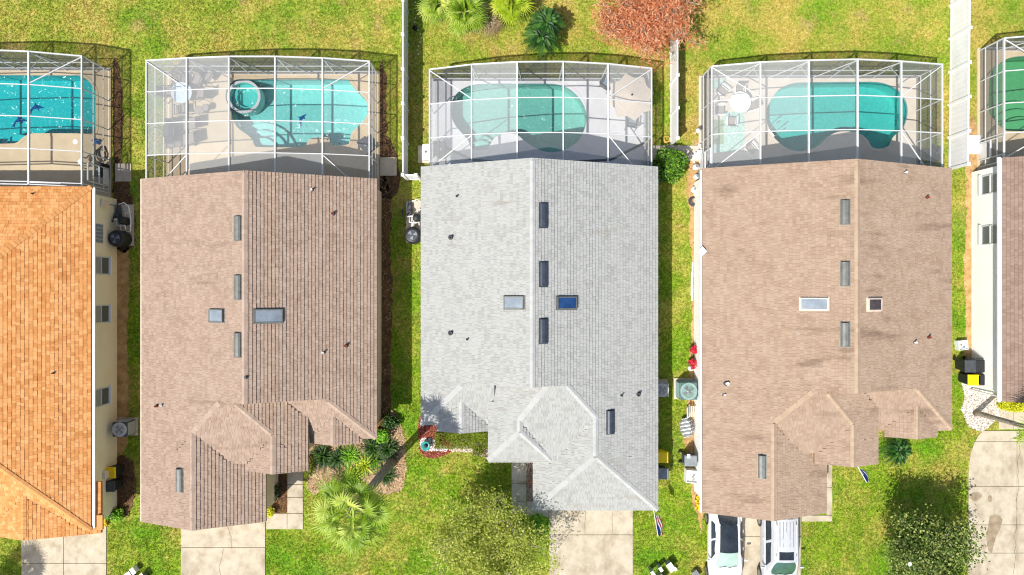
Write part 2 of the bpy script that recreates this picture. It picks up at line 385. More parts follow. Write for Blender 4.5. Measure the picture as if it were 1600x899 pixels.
# ------------------------------------------------------------------ pools, decks, ground
def offset(poly, d):
    n = len(poly); out = []
    a = sum(poly[i][0]*poly[(i+1)%n][1]-poly[(i+1)%n][0]*poly[i][1] for i in range(n)); sg = 1 if a > 0 else -1
    for i in range(n):
        t = Vector(poly[(i+1)%n][:2])-Vector(poly[i-1][:2])
        t = t.normalized() if t.length > 1e-6 else Vector((1,0)); out.append((poly[i][0]+sg*t.y*d, poly[i][1]-sg*t.x*d))
    return out
POOLS = {
 1: [(-60,150),(-40,122),(0,118),(60,118.5),(110,118.5),(126,119),(140,128),(149,142),(150.5,158),(150.5,190),(150,203),(143,208.6),(100,209),(60,209),(48,210),(38,215),(28,223),(16,225),(-20,225),(-50,222),(-64,195)],
 2: [(400,125),(440,125),(500,125),(540,125),(545.5,126.5),(550,134),(561,146),(571.5,157),(575,171),(572,185),(561,197),(550,208),(547.5,219),(544,226),(533,227.5),(521,227.5),(516,223),(514.5,216),(500,215.5),(489,216),(482,221),(478,229),(470,230.5),(440,230.7),(405,230.5),(398,227),(395,219),(387,211),(374,202),(366,190),(361,172),(354.5,158),(354,144),(361,131),(374,124.5)],
 3: [(704,172),(709,154),(721,141),(739,133.5),(765,131.5),(810,131.5),(850,131.5),(871,133),(890,140),(907,157),(916,178),(914,199),(904.6,219),(888,232),(869,238),(849,237),(825,225),(808,211.5),(795,209.5),(783,211),(773,216),(767,225),(761,233.5),(750,236),(741,235),(735.5,231),(732,221),(721,208),(709,192)],
 4: [(1196,181),(1201,162),(1216,141),(1238,131),(1261,129.5),(1300,129),(1340,128.6),(1368,129),(1387,133),(1404,143),(1414,158),(1417,174),(1414,191),(1408,203),(1396,213),(1391,221),(1387,229),(1372,233),(1361,230),(1356,221),(1348,213),(1337,208.5),(1322,206),(1306,207.5),(1292,215),(1275,230),(1252,237),(1232,234),(1216,223),(1203,207)],
 5: [(1590,89),(1568,95),(1552,108),(1545,121),(1543.5,150),(1544,176),(1552,188),(1567,203),(1580,205.5),(1620,206),(1680,206),(1720,190),(1735,150),(1720,105),(1690,90),(1640,88)],
}
WATER = {1: ((.22,.80,.82,1), c(150,214,216)), 2: ((.56,.91,.90,1), c(206,228,226)), 3: ((.50,.83,.80,1), c(206,220,214)),
         4: ((.30,.80,.78,1), c(194,222,218)), 5: ((.44,.78,.58,1), c(170,200,176))}
POOL_LABEL = {1: 'turquoise swimming pool with two blue dolphins behind the orange roofed house',
 2: 'turquoise pool with round spa and one blue dolphin, second from the left',
 3: 'teal kidney shaped pool behind the pale grey roofed house',
 4: 'teal freeform pool beside the white round table and green rug',
 5: 'green swimming pool at the right edge of the picture'}
OUT = {k: [tuple(W(x, y).to_2d()) for x, y in spline(p, 5)] for k, p in POOLS.items()}

ground_holes = [offset(o, .06) for o in OUT.values()]
GX, GY = 900, 900
ground = sheet('ground', [(-GX,-GY),(GX,-GY),(GX,GY),(-GX,GY)], ground_holes, 0.0, m_lawn)
ground['label'] = 'dry and green mottled lawn between the houses'

CAGE = {
 1: dict(tops=[(-205,84),(-125,79),(-40,77.5),(45,80.7),(128,88)], Y=338.5, pur=[291,245.7,199,152], house=148),
 2: dict(tops=[(229,95),(292,91),(358,88.5),(430,88.5),(504,91),(577,96)], Y=333, pur=[287,240.5,194], house=154),
 3: dict(tops=[(671,109),(737,101),(808,97),(880,96.5),(950,100),(1018,107)], Y=322, pur=[271,221], house=172),
 4: dict(tops=[(1112,104),(1188,97.4),(1263.8,94.6),(1339.7,93),(1408,96),(1472,101)], Y=326.5, pur=[275,226], house=170),
 5: dict(tops=[(1568.8,60),(1640,54),(1715,51),(1790,54),(1860,61)], Y=369.5, pur=[320.7,273,229], house=188),
}
for k, d in CAGE.items():
    d['r'] = []
    for px, py in d['tops']:
        f = d['Y']/(CY-py); d['r'].append(((px-800)*f/S, HC*(1-f)))
    d['yb'] = d['Y']/S; d['yh'] = d['house']/S; d['p'] = [y/S for y in d['pur']]
DECKZ = .07
DECKM = {1: m_deckcream, 2: m_deckcream, 3: m_deckwhite, 4: m_deckivory, 5: m_deckcream}
DECK_POLY = {}
for k, d in CAGE.items():
    xa, xb = d['r'][0][0]-.12, d['r'][-1][0]+.12
    rect = [(xa, d['yh']-.7), (xb, d['yh']-.7), (xb, d['yb']+.14), (xa, d['yb']+.14)]
    DECK_POLY[k] = rect
    dk = sheet('pool_deck', rect, [offset(OUT[k], .09)], DECKZ, DECKM[k], skirt=.12)
    dk['label'] = {1:'cream pool deck behind the orange roofed house',2:'cream pool deck around the pool with the spa',3:'pale grey pool deck in the middle enclosure',4:'ivory pool deck with the green rug',5:'cream pool deck at the right edge'}[k]

m_tile = M('pool_tile', [c(70,120,130), c(110,160,166), c(150,190,192)], .3, 12)
m_mosaic = M('blue_mosaic', [c(20,60,130), c(36,96,170)], .4, 10)
def ring(name, a, za, b, zb, mat, parent):
    n = len(a); mb = MB()
    vs = [(p[0], p[1], za) for p in a]+[(p[0], p[1], zb) for p in b]
    mb.add(vs, [(i, (i+1)%n, n+(i+1)%n, n+i) for i in range(n)]); return mb.build(name, mat, parent)
def coping(out, w, z0, z1, mat, parent, name='coping'):
    a = offset(out, 0); b = offset(out, w); n = len(a); mb = MB()
    vs = [(p[0],p[1],z1) for p in a]+[(p[0],p[1],z1) for p in b]+[(p[0],p[1],z0) for p in a]+[(p[0],p[1],z0) for p in b]
    fs = []
    for i in range(n):
        j = (i+1)%n; fs += [(i,j,n+j,n+i), (2*n+i,2*n+j,j,i), (n+i,n+j,3*n+j,3*n+i)]
    mb.add(vs, fs); return mb.build(name, mat, parent)
DOLPHIN = [(-.5,-.32),(-.36,-.16),(-.22,.04),(-.05,.15),(.0,.32),(.09,.17),(.25,.12),(.40,.03),(.52,-.05),(.40,-.06),(.26,-.05),(.18,-.20),(.10,-.05),(-.08,-.06),(-.24,-.16),(-.30,-.34),(-.38,-.26)]
def build_pool(k):
    out = OUT[k]; tint, plaster = WATER[k]
    cx = sum(p[0] for p in out)/len(out); cy = sum(p[1] for p in out)/len(out)
    root = empty('swimming_pool', (cx, cy, 0)); tag(root, POOL_LABEL[k], 'pool', 'backyard swimming pools')
    pl = M('pool_plaster', [tuple(v*.82 for v in plaster[:3])+(1,), plaster], .8, 5.0, 6, bump=1.0, bscale=6)
    D = .95; inn = offset(out, -.10)
    n = len(out); mb = MB()
    vs = [(p[0],p[1],.06) for p in out]+[(p[0],p[1],-D-.02) for p in offset(out,-.01)]
    fs = [(r*n+(i+1)%n, r*n+i, (r+1)*n+i, (r+1)*n+(i+1)%n) for r in (0,) for i in range(n)]
    mb.add(vs, fs); mb.build('basin', pl, root); sheet('basin_floor', offset(out, .0), [], -D, pl, root, kind=None)
    ring('tile_band', offset(out,-.006), .065, offset(out,-.006), -.16, m_tile, root)
    coping(out, .16, .0, DECKZ+.02, {3: m_deckwhite, 4: m_deckivory}.get(k, m_deckcream), root)
    w = sheet('water', offset(out, -.008), [], -.05, water_mat('pool_water', tint), root, kind=None)
    m_step = M('step_plaster', [plaster, tuple(min(1, v*1.08) for v in plaster[:3])+(1,)], .8, 5)
    def step(px, py, r, z, sx=1.0):
        q = W(px, py); MB().lathe((q.x, q.y, z-.25), [(r,0),(r,.22),(r-.03,.25)], 40, sx).build('step', m_step, root)
    if k == 2:
        for r, z in ((1.9,-.75),(1.45,-.55),(1.0,-.35)): step(404, 240, r, z)
        q = W(381, 151); r = .93
        spa = MB().lathe((q.x,q.y,-.9), [(.05,.38),(r-.14,.4),(r-.14,.8),(r-.14,.88),(r,.89),(r,.2)], 48).build('spa', m_step, root)
        for i in range(40):
            a = 6.28318*i/40
            MB().box((q.x+(r-.07)*math.cos(a), q.y+(r-.07)*math.sin(a), .005), (.15,.125,.035), rz=a).build('rim_tile', m_deckwhite, spa)
        disc = [(q.x+(r-.15)*math.cos(6.28318*i/40), q.y+(r-.15)*math.sin(6.28318*i/40)) for i in range(40)]
        sheet('spa_water', disc, [], -.045, water_mat('spa_water', (.66,.92,.91,1)), spa, kind=None)
        MB().lathe((q.x,q.y,-.9), [(r-.16,.35),(r-.16,.58),(r-.42,.58),(r-.42,.35)], 40).build('bench', m_step, spa)
        for px in (526, 540): 
            q = W(px, 221); MB().lathe((q.x,q.y,-.62), [(.05,0),(.05,.03)], 10).build('drain', m_darkgrey, root)
        b0, b1 = W(514,214), W(548,230); MB().box(((b0.x+b1.x)/2,(b0.y+b1.y)/2,-.75), (abs(b1.x-b0.x),abs(b1.y-b0.y),.3)).build('swim_out_bench', m_step, root)
    if k == 3: step(750,238,.75,-.35); step(748,236,1.05,-.65); step(850,262,1.5,-.5)
    if k == 4: step(1374,238,.75,-.35); step(1372,236,1.05,-.65)
    if k == 5:
        for r, z in ((2.5,-.75),(2.0,-.55),(1.5,-.35)): step(1602, 222, r, z)
    if k == 1: step(20,232,.9,-.5)
    for px, py, ang, sc in {1: [(37,162,.1,.95),(10,183,.15,.95)], 2: [(463,180,.9,.8)]}.get(k, []):
        q = W(px, py); ca, sa = math.cos(ang)*sc, math.sin(ang)*sc
        MB().prism([(q.x+x*ca-y*sa, q.y+x*sa+y*ca) for x, y in DOLPHIN], -D+.004, -D+.012).build('dolphin_mosaic', m_mosaic, root)
    for px, py in {4: [(1354,191)], 3: [(852,180)]}.get(k, []):
        q = W(px, py); MB().lathe((q.x,q.y,-D+.004), [(.1,0),(.1,.03),(.03,.05)], 12).build('drain', m_pvc, root)
for k in POOLS: build_pool(k)

# dark strips laid across the deck of the middle enclosure, skimmer lids
dd = empty('deck_strip', W(800,252,0)); tag(dd, 'black strip crossing the pale grey deck beside the grey roof', 'drain')
for a, b in (((679,223),(737,250)), ((737,250),(800,256)), ((800,256),(905,253)), ((905,253),(955,250)), ((955,250),(1008,223))):
    p, q = W(*a), W(*b); p.z = q.z = DECKZ+.012; MB().bar(p, q, .13, .02).build('strip_section', m_dark, dd)
for px, py, lab in ((119,222,'round white skimmer lid on the cream deck at the far left'),):
    q = W(px, py); tag(MB().lathe((q.x,q.y,DECKZ), [(.14,0),(.14,.012),(.1,.02)], 20).build('skimmer_lid', m_pvc), lab, 'lid')

# ------------------------------------------------------------------ screen enclosures
CL = {1: set(), 2: {(2,0),(2,1),(3,1),(0,3)}, 3: {(2,1),(2,0),(0,0)}, 4: {(3,0),(3,1),(3,2),(4,1)}, 5: set()}
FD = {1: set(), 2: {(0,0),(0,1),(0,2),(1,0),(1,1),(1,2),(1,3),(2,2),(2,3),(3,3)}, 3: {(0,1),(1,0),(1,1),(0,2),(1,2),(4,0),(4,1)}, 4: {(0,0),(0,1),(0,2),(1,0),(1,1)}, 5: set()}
LBL = {1: 'white framed screen enclosure over the pool with two dolphins, far left',
 2: 'white framed screen enclosure over the pool with the round spa',
 3: 'white framed screen enclosure over the middle kidney shaped pool',
 4: 'white framed screen enclosure over the pool with the green rug',
 5: 'white framed screen enclosure over the green pool, far right'}
def build_cage(k):
    d = CAGE[k]; r = d['r']; n = len(r); yb, yh = d['yb'], d['yh']; ys = [yb]+d['p']+[yh]
    root = empty('screen_enclosure', ((r[0][0]+r[-1][0])/2, (yb+yh)/2, 0)); tag(root, LBL[k], 'screen enclosure', 'pool screen enclosures')
    def beam(name, a, b, w, h=None): return MB().bar(a, b, w, h).build(name, m_alu, root)
    def panel(pts, mat): 
        return MB().add(pts, [tuple(range(len(pts)))]).build('screen_panel', mat, root)
    z0 = DECKZ
    for i, (x, z) in enumerate(r):
        e = i in (0, n-1)
        beam('rafter', (x,yb+.02,z), (x,yh,z), .07 if not e else .055, .12)
        beam('post', (x,yb,z0), (x,yb,z-.07), .06, .06)
    for j, y in enumerate(ys):
        for i in range(n-1):
            (xa,za), (xb,zb) = r[i], r[i+1]
            if j == 0: beam('top_beam', (xa,y,za), (xb,y,zb), .06, .09)
            elif j < len(ys)-1 or k == 1: beam('purlin', (xa+.045,y,za+.01), (xb-.045,y,zb+.01), .045, .05)
        if j > 0:
            for i, sx in ((0,1),(n-1,-1)): beam('side_post', (r[i][0],y,z0), (r[i][0],y,r[i][1]-.07), .05, .05)
    for i in range(n-1):
        (xa,za), (xb,zb) = r[i], r[i+1]
        for z in (.55, 1.45):
            beam('wall_rail', (xa+.03,yb,z), (xb-.03,yb,z), .05, .05)
        beam('base_plate', (xa+.03,yb,z0+.025), (xb-.03,yb,z0+.025), .05, .05)
        panel([(xa,yb-.012,z0+.05),(xb,yb-.012,z0+.05),(xb,yb-.012,zb-.06),(xa,yb-.012,za-.06)], m_scr_wall)
        for j in range(len(ys)-1):
            mt = m_scr_clear if (i,j) in CL[k] else m_scr_pale if (i,j) in FD[k] else (m_scr_mid if k not in (1,5) else m_scr_clear)
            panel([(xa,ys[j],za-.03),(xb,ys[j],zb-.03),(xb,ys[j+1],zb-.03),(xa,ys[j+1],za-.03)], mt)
        if 0 < i:                                            # wall braces leaning off each post
            s = {2: 1, 4: -1, 3: .25, 1: 1, 5: -1}[k]; x, z = r[i]
            beam('wall_brace', (x, yb-.05, z-.1), (x+s*1.05, yb-.05, .25), .04, .035)
            beam('knee_brace', (x, yb-.06, z-.9), (x, yb-.85, z-.09), .03, .03)
    for i in (0, n-1):
        x, z = r[i]
        for j in range(len(ys)-1):
            a, b = ys[j], ys[j+1]
            for zz in (.55, 1.45):
                beam('wall_rail', (x,a-.03,zz), (x,b+.03,zz), .05, .05)
            panel([(x,a,z0+.05),(x,b,z0+.05),(x,b,z-.06),(x,a,z-.06)], m_scr_wall)
    s0, s1 = r[0], r[1]; t0, t1 = r[-1], r[-2]
    def diag(a, ya, b, yb_): beam('roof_brace', (a[0],ya,a[1]+.02), (b[0],yb_,b[1]+.02), .045, .045)
    if k != 1: diag(s0, ys[0]-.05, s1, ys[1]+.05); diag(s0 if k != 2 else (s0[0]*.55+s1[0]*.45, s0[1]*.55+s1[1]*.45), ys[-1]+.12, s1, ys[-2]-.05)
    if k != 5: diag(t0, ys[0]-.05, t1, ys[1]+.05); diag((t0[0]*.6+t1[0]*.4, t0[1]*.6+t1[1]*.4), ys[-1]+.12, t1, ys[-2]-.05)
    # the screen door in the side wall next to the house
    i = n-1 if k in (1, 3) else 0
    x, z = r[i]; sx = 1 if i else -1; ya = yh+.35; yb2 = ya+.95
    if k in (1, 3, 4, 5):
        for a, b in (((x+sx*.04,ya,z0+.03),(x+sx*.04,ya,2.0)), ((x+sx*.04,yb2,z0+.03),(x+sx*.04,yb2,2.0)), ((x+sx*.04,ya,2.0),(x+sx*.04,yb2,2.0)), ((x+sx*.04,ya,1.0),(x+sx*.04,yb2,1.0))):
            beam('door_frame', a, b, .07, .05)
        MB().box((x+sx*.06,(ya+yb2)/2,.42), (.02,.86,.55)).build('kick_plate', m_alu, root)
for k in CAGE: build_cage(k)

# ------------------------------------------------------------------ houses
class PL:                                 # roof plane, z = z0 + gx (x-x0) + gy (y-y0), x0/y0 in ground units
    def __init__(s, x0, y0, z0, gx, gy): s.x0, s.y0, s.z0, s.gx, s.gy = x0/S, y0/S, z0, gx, gy
    def h(s, x, y): return s.z0+s.gx*(x-s.x0)+s.gy*(y-s.y0)
    def hit(s, px, py, lift=0.):          # the point of this plane seen at that image position
        dx, dy = (px-800)/S/HC, (CY-py)/S/HC      # ray: (dx*t, dy*t, HC-t)
        t = (HC-s.z0-lift+s.gx*s.x0+s.gy*s.y0)/(1+s.gx*dx+s.gy*dy)
        return Vector((dx*t, dy*t, HC-t))
    def frame(s):
        g = Vector((s.gx, s.gy)); L = g.length; u = Vector((-g.y/L, g.x/L, 0)); v = Vector((g.x/L, g.y/L, L)).normalized()
        return u, v, u.cross(v) if u.cross(v).z > 0 else -u.cross(v)
def clip(poly, fn):                       # keep the side where fn >= 0 (fn linear)
    out = []; n = len(poly)
    for i in range(n):
        a, b = poly[i], poly[(i+1)%n]; fa, fb = fn(a), fn(b)
        if fa >= 0: out.append(a)
        if (fa > 0 > fb) or (fa < 0 < fb):
            t = fa/(fa-fb); out.append(tuple(a[q]+(b[q]-a[q])*t for q in range(len(a))))
    return out
def rect(x0, x1, y0, y1): return [(x0/S,y0/S),(x1/S,y0/S),(x1/S,y1/S),(x0/S,y1/S)]
def inside(p, poly, eps=-1e-4):
    n = len(poly)
    return all((poly[(i+1)%n][0]-poly[i][0])*(p[1]-poly[i][1])-(poly[(i+1)%n][1]-poly[i][1])*(p[0]-poly[i][0]) >= eps for i in range(n))
def build_roof(root, parts, m_sh, m_fas, expo=.172, caps='joined', tabw=(.11,.23), thick=.038, vis=None, bright=.5):
    deck = MB(); sh = MB(); cp = []
    def covered(x, y, h, me, p=None, cap=False):      # 2 = another roof part lies above here, 1 = the same plane belongs to an earlier part
        st = 0
        for j, (fp, pls) in enumerate(parts):
            if j == me or not inside((x,y), fp): continue
            act = min(pls, key=lambda q: q.h(x,y)); hj = act.h(x,y)
            if cap:
                if hj > h-.012: return 2
            elif act is p:
                if j < me: st = 1
            elif hj > h-.015: return 2
        return st
    for pi, (fp, pls) in enumerate(parts):
        polys = []
        for p in pls:
            poly = list(fp)
            for q in pls:
                if q is not p and poly: poly = clip(poly, lambda a, p=p, q=q: q.h(a[0],a[1])-p.h(a[0],a[1]))
            polys.append(poly)
        for p, poly in zip(pls, polys):
            if len(poly) < 3: continue
            n = len(poly); tp = [Vector((x,y,p.h(x,y))) for x, y in poly]; bt = [v-Vector((0,0,.16)) for v in tp]
            deck.add(tp+bt, [tuple(range(n)), tuple(range(2*n-1,n-1,-1))]+[(n+i,n+(i+1)%n,(i+1)%n,i) for i in range(n)])
            u, v, nr = p.frame(); o = Vector((p.x0,p.y0,p.z0))
            uv = [((w-o).dot(u), (w-o).dot(v)) for w in tp]
            a = sum(uv[i][0]*uv[(i+1)%n][1]-uv[(i+1)%n][0]*uv[i][1] for i in range(n))
            if a < 0: uv = uv[::-1]
            v0, v1 = min(q[1] for q in uv), max(q[1] for q in uv); u0, u1 = min(q[0] for q in uv), max(q[0] for q in uv)
            for row in range(int(math.floor(v0/expo)), int(math.ceil(v1/expo))):
                a0, a1 = row*expo, (row+1)*expo; x = u0-R.uniform(0,.3)
                while x < u1:
                    w = R.uniform(*tabw); q = [(x,a0),(x+w-.006,a0),(x+w-.006,a1+.004),(x,a1+.004)]; x += w
                    if vis is not None and not (vis[0] < (o+u*x).x < vis[1] or abs(u.x) < .5): continue
                    if not all(inside(t, uv) for t in q):
                        q = list(uv)
                        for fn in (lambda t: t[0]-(x-w), lambda t: (x-.006)-t[0], lambda t: t[1]-a0, lambda t: a1+.004-t[1]):
                            q = clip(q, fn)
                            if len(q) < 3: break
                        if len(q) < 3: continue
                    cu = sum(t[0] for t in q)/len(q); cv = sum(t[1] for t in q)/len(q); cw = o+u*cu+v*cv
                    cv_ = covered(cw.x, cw.y, cw.z, pi, p)
                    if cv_ == 2 or (cv_ == 1 and all(covered(wp.x, wp.y, wp.z, pi, p) for wp in [o+u*(t[0]*.97+cu*.03)+v*(t[1]*.97+cv*.03) for t in q])): continue
                    ex = R.choice((0,0,.006,.009))+.0017*pi
                    top = [o+u*t[0]+v*t[1]+nr*(.006+ex+thick*(1-(t[1]-a0)/expo)) for t in q]
                    bot = [o+u*t[0]+v*t[1]+nr*.001 for t in q]; m = len(q)
                    sh.add(top+bot, [tuple(range(m))]+[(m+i,m+(i+1)%m,(i+1)%m,i) for i in range(m)], R.uniform(.5,1) if R.random() < bright else R.uniform(0,.4))
        # ridge and hip caps
        for i, (p, poly) in enumerate(zip(pls, polys)):
            n = len(poly)
            for e in range(n):
                a, b = poly[e], poly[(e+1)%n]
                for j, q in enumerate(pls):
                    if j <= i: continue
                    if abs(q.h(*a)-p.h(*a)) < 1e-4 and abs(q.h(*b)-p.h(*b)) < 1e-4 and math.dist(a,b) > .2:
                        A = Vector((a[0],a[1],p.h(*a))); B = Vector((b[0],b[1],p.h(*b)))
                        if A.z > B.z: A, B = B, A
                        t = (B-A).normalized(); L = (B-A).length; n1, n2 = p.frame()[2], q.frame()[2]
                        s1 = t.cross(n1); s2 = t.cross(n2)
                        if s1.dot(n2) < 0: s1 = -s1      # pointing down its own plane
                        if s2.dot(n1) < 0: s2 = -s2
                        s1 = -s1 if (A+s1).z > (A-s1).z+1e-3 else s1
                        if s1.dot(s2) > 0: s2 = -s2
                        step = .21; kk = int(L/step)
                        for g in range(kk):
                            c0 = A+t*(g*step); c1 = A+t*((g+1)*step+.02); md = (c0+c1)/2
                            if covered(md.x, md.y, md.z, pi, None, True): continue
                            mb = MB(); w = .13
                            lo, hi = .050, .036      # butt end stands proud
                            nn = (n1+n2).normalized()
                            vs = [c0+s1*w+n1*lo, c0+nn*(lo+.012), c0+s2*w+n2*lo, c1+s1*w+n1*hi, c1+nn*(hi+.012), c1+s2*w+n2*hi,
                                  c0+s1*w+n1*.01, c0+s2*w+n2*.01, c1+s1*w+n1*.01, c1+s2*w+n2*.01]
                            mb.add(vs, [(0,1,4,3),(1,2,5,4),(0,6,7,2,1),(0,3,8,6),(2,7,9,5)]); cp.append(mb)
    rf = deck.build('roof', m_fas, root)
    s = sh.build('shingles', m_sh, rf, kind='stuff')
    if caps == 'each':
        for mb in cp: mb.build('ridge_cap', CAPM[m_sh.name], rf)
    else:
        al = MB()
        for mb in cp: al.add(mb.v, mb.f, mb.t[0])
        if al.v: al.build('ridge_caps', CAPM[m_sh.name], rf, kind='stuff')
    return rf
def plane_box(mb, p, ctr, su, sv, h, lift=0.):       # a box lying on a roof plane; su along x-ish, sv along y-ish
    u, v, n = p.frame()
    if abs(u.x) < abs(u.y): u, v = v, u
    if u.x < 0: u = -u
    if v.y < 0: v = -v
    return mb.box(ctr+n*(lift+h/2), (su, sv, h), M3=Matrix((u, v, n)).transposed())
def roof_vent(root, p, px, py, mat, label=None):      # long off-ridge vent: base flange and humped hood
    o = p.hit(px, py); u, v, n = p.frame()
    if abs(u.x) < abs(u.y): u, v = v, u
    if u.x < 0: u = -u
    if v.y < 0: v = -v
    f = plane_box(MB(), p, o, .45, 1.24, .03, .03).build('roof_vent', mat, root)
    mb = MB(); prof = [(-.20,.06),(-.19,.13),(-.12,.19),(.0,.21),(.12,.18),(.19,.12),(.20,.06)]
    vs = [o+u*a+n*b+v*s*(.58 if b < .15 else .56) for s in (-1,1) for a, b in prof]; k = len(prof)
    mb.add(vs, [(i,i+1,k+i+1,k+i) for i in range(k-1)]+[tuple(range(k-1,-1,-1)), tuple(range(k,2*k))]).build('hood', mat, f)
def skylight(root, p, px, py, w, l, m_fr, m_gl):
    o = p.hit(px, py); u, v, n = p.frame()
    f = MB(); 
    if abs(u.x) < abs(u.y): u, v = v, u
    for a, b, su, sv in ((-1,0,.05,l),(1,0,.05,l),(0,-1,w-.05,.05),(0,1,w-.05,.05)):
        plane_box(f, p, o+u*a*(w-.05)/2+v*b*(l-.05)/2, su, sv, .14, .02)
    fr = f.build('skylight', m_fr, root)
    plane_box(MB(), p, o, w-.10, l-.10, .05, .09).build('pane', m_gl, fr)
    plane_box(MB(), p, o, w+.10, l+.10, .012, .036).build('flashing', m_fr if m_fr is not m_fascia_w else m_galv, fr)
def stack(root, p, px, py, mat, h=.35, r=.06, kind='pipe_vent'):
    o = p.hit(px, py); 
    s = MB().lathe((o.x,o.y,o.z-.05), [(r,0),(r,h),(r*.75,h),(r*.75,h-.06)], 12).build(kind, mat, root)
    MB().lathe((o.x,o.y,o.z-.03), [(r*2.0,0),(r*1.2,.12)], 12).build('boot', m_darkgrey, s)
def window(root, x, y, z0, z1, w, side, lower=True):  # a window in a wall of constant x; side = +1 faces east
    fr = MB()
    for a, b in (((x,y-w/2,z0),(x,y-w/2,z1)), ((x,y+w/2,z0),(x,y+w/2,z1)), ((x,y-w/2,z1),(x,y+w/2,z1)), ((x,y-w/2,z0),(x,y+w/2,z0)), ((x,y-w/2,(z0+z1)/2),(x,y+w/2,(z0+z1)/2))):
        fr.bar((a[0]+side*.01,a[1],a[2]), (b[0]+side*.01,b[1],b[2]), .06, .06)
    f = fr.build('window', m_alu, root)
    MB().box((x-side*.008,y,z0*.25+z1*.75), (.02,w-.05,(z1-z0)/2-.05)).build('pane', m_blind, f)
    MB().box((x-side*.008,y,z0*.75+z1*.25), (.02,w-.05,(z1-z0)/2-.05)).build('pane', m_scrpane, f)
    MB().box((x+side*.05,y,z0-.07), (.14,w+.16,.07)).build('sill', m_stucco_white, f)
def walls(root, mat, boxes):
    mb = MB()
    for i, (x0, x1, y0, y1, h) in enumerate(boxes): mb.box(((x0+x1)/2/S, (y0+y1)/2/S, h/2-.05), ((x1-x0)/S, (y1-y0)/S, h+.1-.003*i))
    return mb.build('wall', mat, root)
def gable(root, mat, y, x0, x1, zs, xr, zr):          # gable triangle closing a roof end
    mb = MB(); t = .12
    vs = [(x, y+s, z) for s in (-t/2, t/2) for x, z in ((x0/S,zs),(x1/S,zs),(xr/S,zr))]
    mb.add(vs, [(2,1,0),(3,4,5),(0,1,4,3),(1,2,5,4),(2,0,3,5)]); return mb.build('gable_wall', mat, root)

# house 2: taupe gabled house
def house_front(dx, wide, dy, m_sh, m_st, m_fas, zr, label, group_dy=(0,0,0,0,0)):
    """gable house with a hipped front wing, an entry gable, a bay gable and a garage gable; dx, dy, wide in ground units"""
    L, Rr = -535.5+dx, -195.5+dx+wide; top = 157.5+dy; rk = -157+dy
    rx = (-359.8+dx)+wide*.55
    Wp = PL(L, 0, 2.8, (zr-2.8)/((rx-L)/S), 0); E = PL(rx, 0, zr, -(zr-2.8)/((Rr-rx)/S), 0)
    root = empty('house', G((L+Rr)/2, -60+dy)); tag(root, label, 'house', 'single storey houses in a row')
    b = group_dy
    Sc = PL(0, rk, 3.82, 0, .46); by = -225+dy+b[1]
    bx = -254.8+dx+wide; B1 = PL(bx-38, 0, 2.82, .42, 0); B2 = PL(bx+38, 0, 2.82, -.42, 0)
    D_S = PL(0, rk+1, 4.74, 0, .40); ex = -334.5+dx; D_E = PL(ex, 0, 4.02, -.42, 0); C_W = PL(ex, 0, 4.02, .42, 0)
    gx = -446+dx; slope = Wp.gx; gz = 2.8+slope*(gx-L)/S; G_E = PL(gx, 0, gz, -slope, 0)
    gb = -339+dy+b[2]; eb = -261+dy+b[3]
    parts = [(rect(L, Rr, rk, top), [Wp, E]),
             (rect(-345+dx, Rr, -218+dy+b[0], rk), [E, Sc]),
             (rect(bx-38, bx+38, by, -170+dy), [B1, B2]),
             (rect(L, -290.5+dx, -250+dy, rk), [Wp, D_S, D_E]),
             (rect(-380+dx, -290.5+dx, eb, -165+dy), [C_W, D_E]),
             (rect(L, 2*gx-L, gb, -185+dy), [Wp, G_E])]
    build_roof(root, parts, m_sh, m_fas)
    o = 8.4
    walls(root, m_st, [(L+o, Rr-o, rk+o, top-o, 2.75), (-300+dx, Rr-o-.4, -216+dy+b[0]+o, rk+20, 2.74), (bx-30, bx+30, by+o, -170+dy, 2.76),
                       (L+o+.3, 2*gx-L-o, gb+o, rk+20, 2.73), (-375+dx, -299+dx, eb+o+14, rk+20, 3.3)])
    gable(root, m_st, (top-o)/S-.07, L+o, Rr-o, 2.6, rx, zr-.25)
    gable(root, m_st, (gb+o)/S+.07, L+o, 2*gx-L-o, 2.6, gx, gz-.25)
    gable(root, m_st, (rk+6)/S, L+o, Rr-o, 2.6, rx, zr-.25)
    gable(root, m_st, (eb+o)/S, -376+dx, -294+dx, 3.1, ex, 3.9)
    gable(root, m_st, (by+o)/S+.07, bx-30, bx+30, 2.6, bx, 3.15)
    return root, Wp, E, D_S, dict(L=L, R=Rr, G_E=G_E, top=top, gb=gb)
h2, W2, E2, DS2, i2 = house_front(0, 0, 0, m_sh2, m_stucco_beige, m_edge2, 5.3, 'house with pinkish taupe shingle roof beside the orange roofed house')
for py in (357,449,539): roof_vent(h2, W2, 373, py, m_galv)
roof_vent(h2, W2, 282, 750, m_galv)
skylight(h2, W2, 340, 493.5, .88, .62, m_galv, m_glassgrey); skylight(h2, E2, 419, 494, 1.32, .66, m_galv, m_glassgrey)
for pl, px, py, mt, hh, rr in ((E2,521,334,m_rust,.28,.065),(E2,541,540,m_rust,.28,.065),(E2,488,297,m_pvc,.3,.05),(E2,506,551,m_pvc,.3,.05),(W2,246,634,m_rust,.28,.06),(W2,254,633,m_pvc,.25,.05),(W2,384,590,m_pvc,.12,.05)):
    stack(h2, pl, px, py, mt, hh, rr)
h4, W4, E4, DS4, i4 = house_front(811.5, 20, 15, m_sh4, m_stucco_white, m_edge4, 5.42, 'house with tan brown shingle roof and two parked cars in front', (-4,-6,-2,-5))
for py in (332,428,523): roof_vent(h4, W4, 1320.5, py, m_galv)
roof_vent(h4, W4, 1191, 729, m_galv)
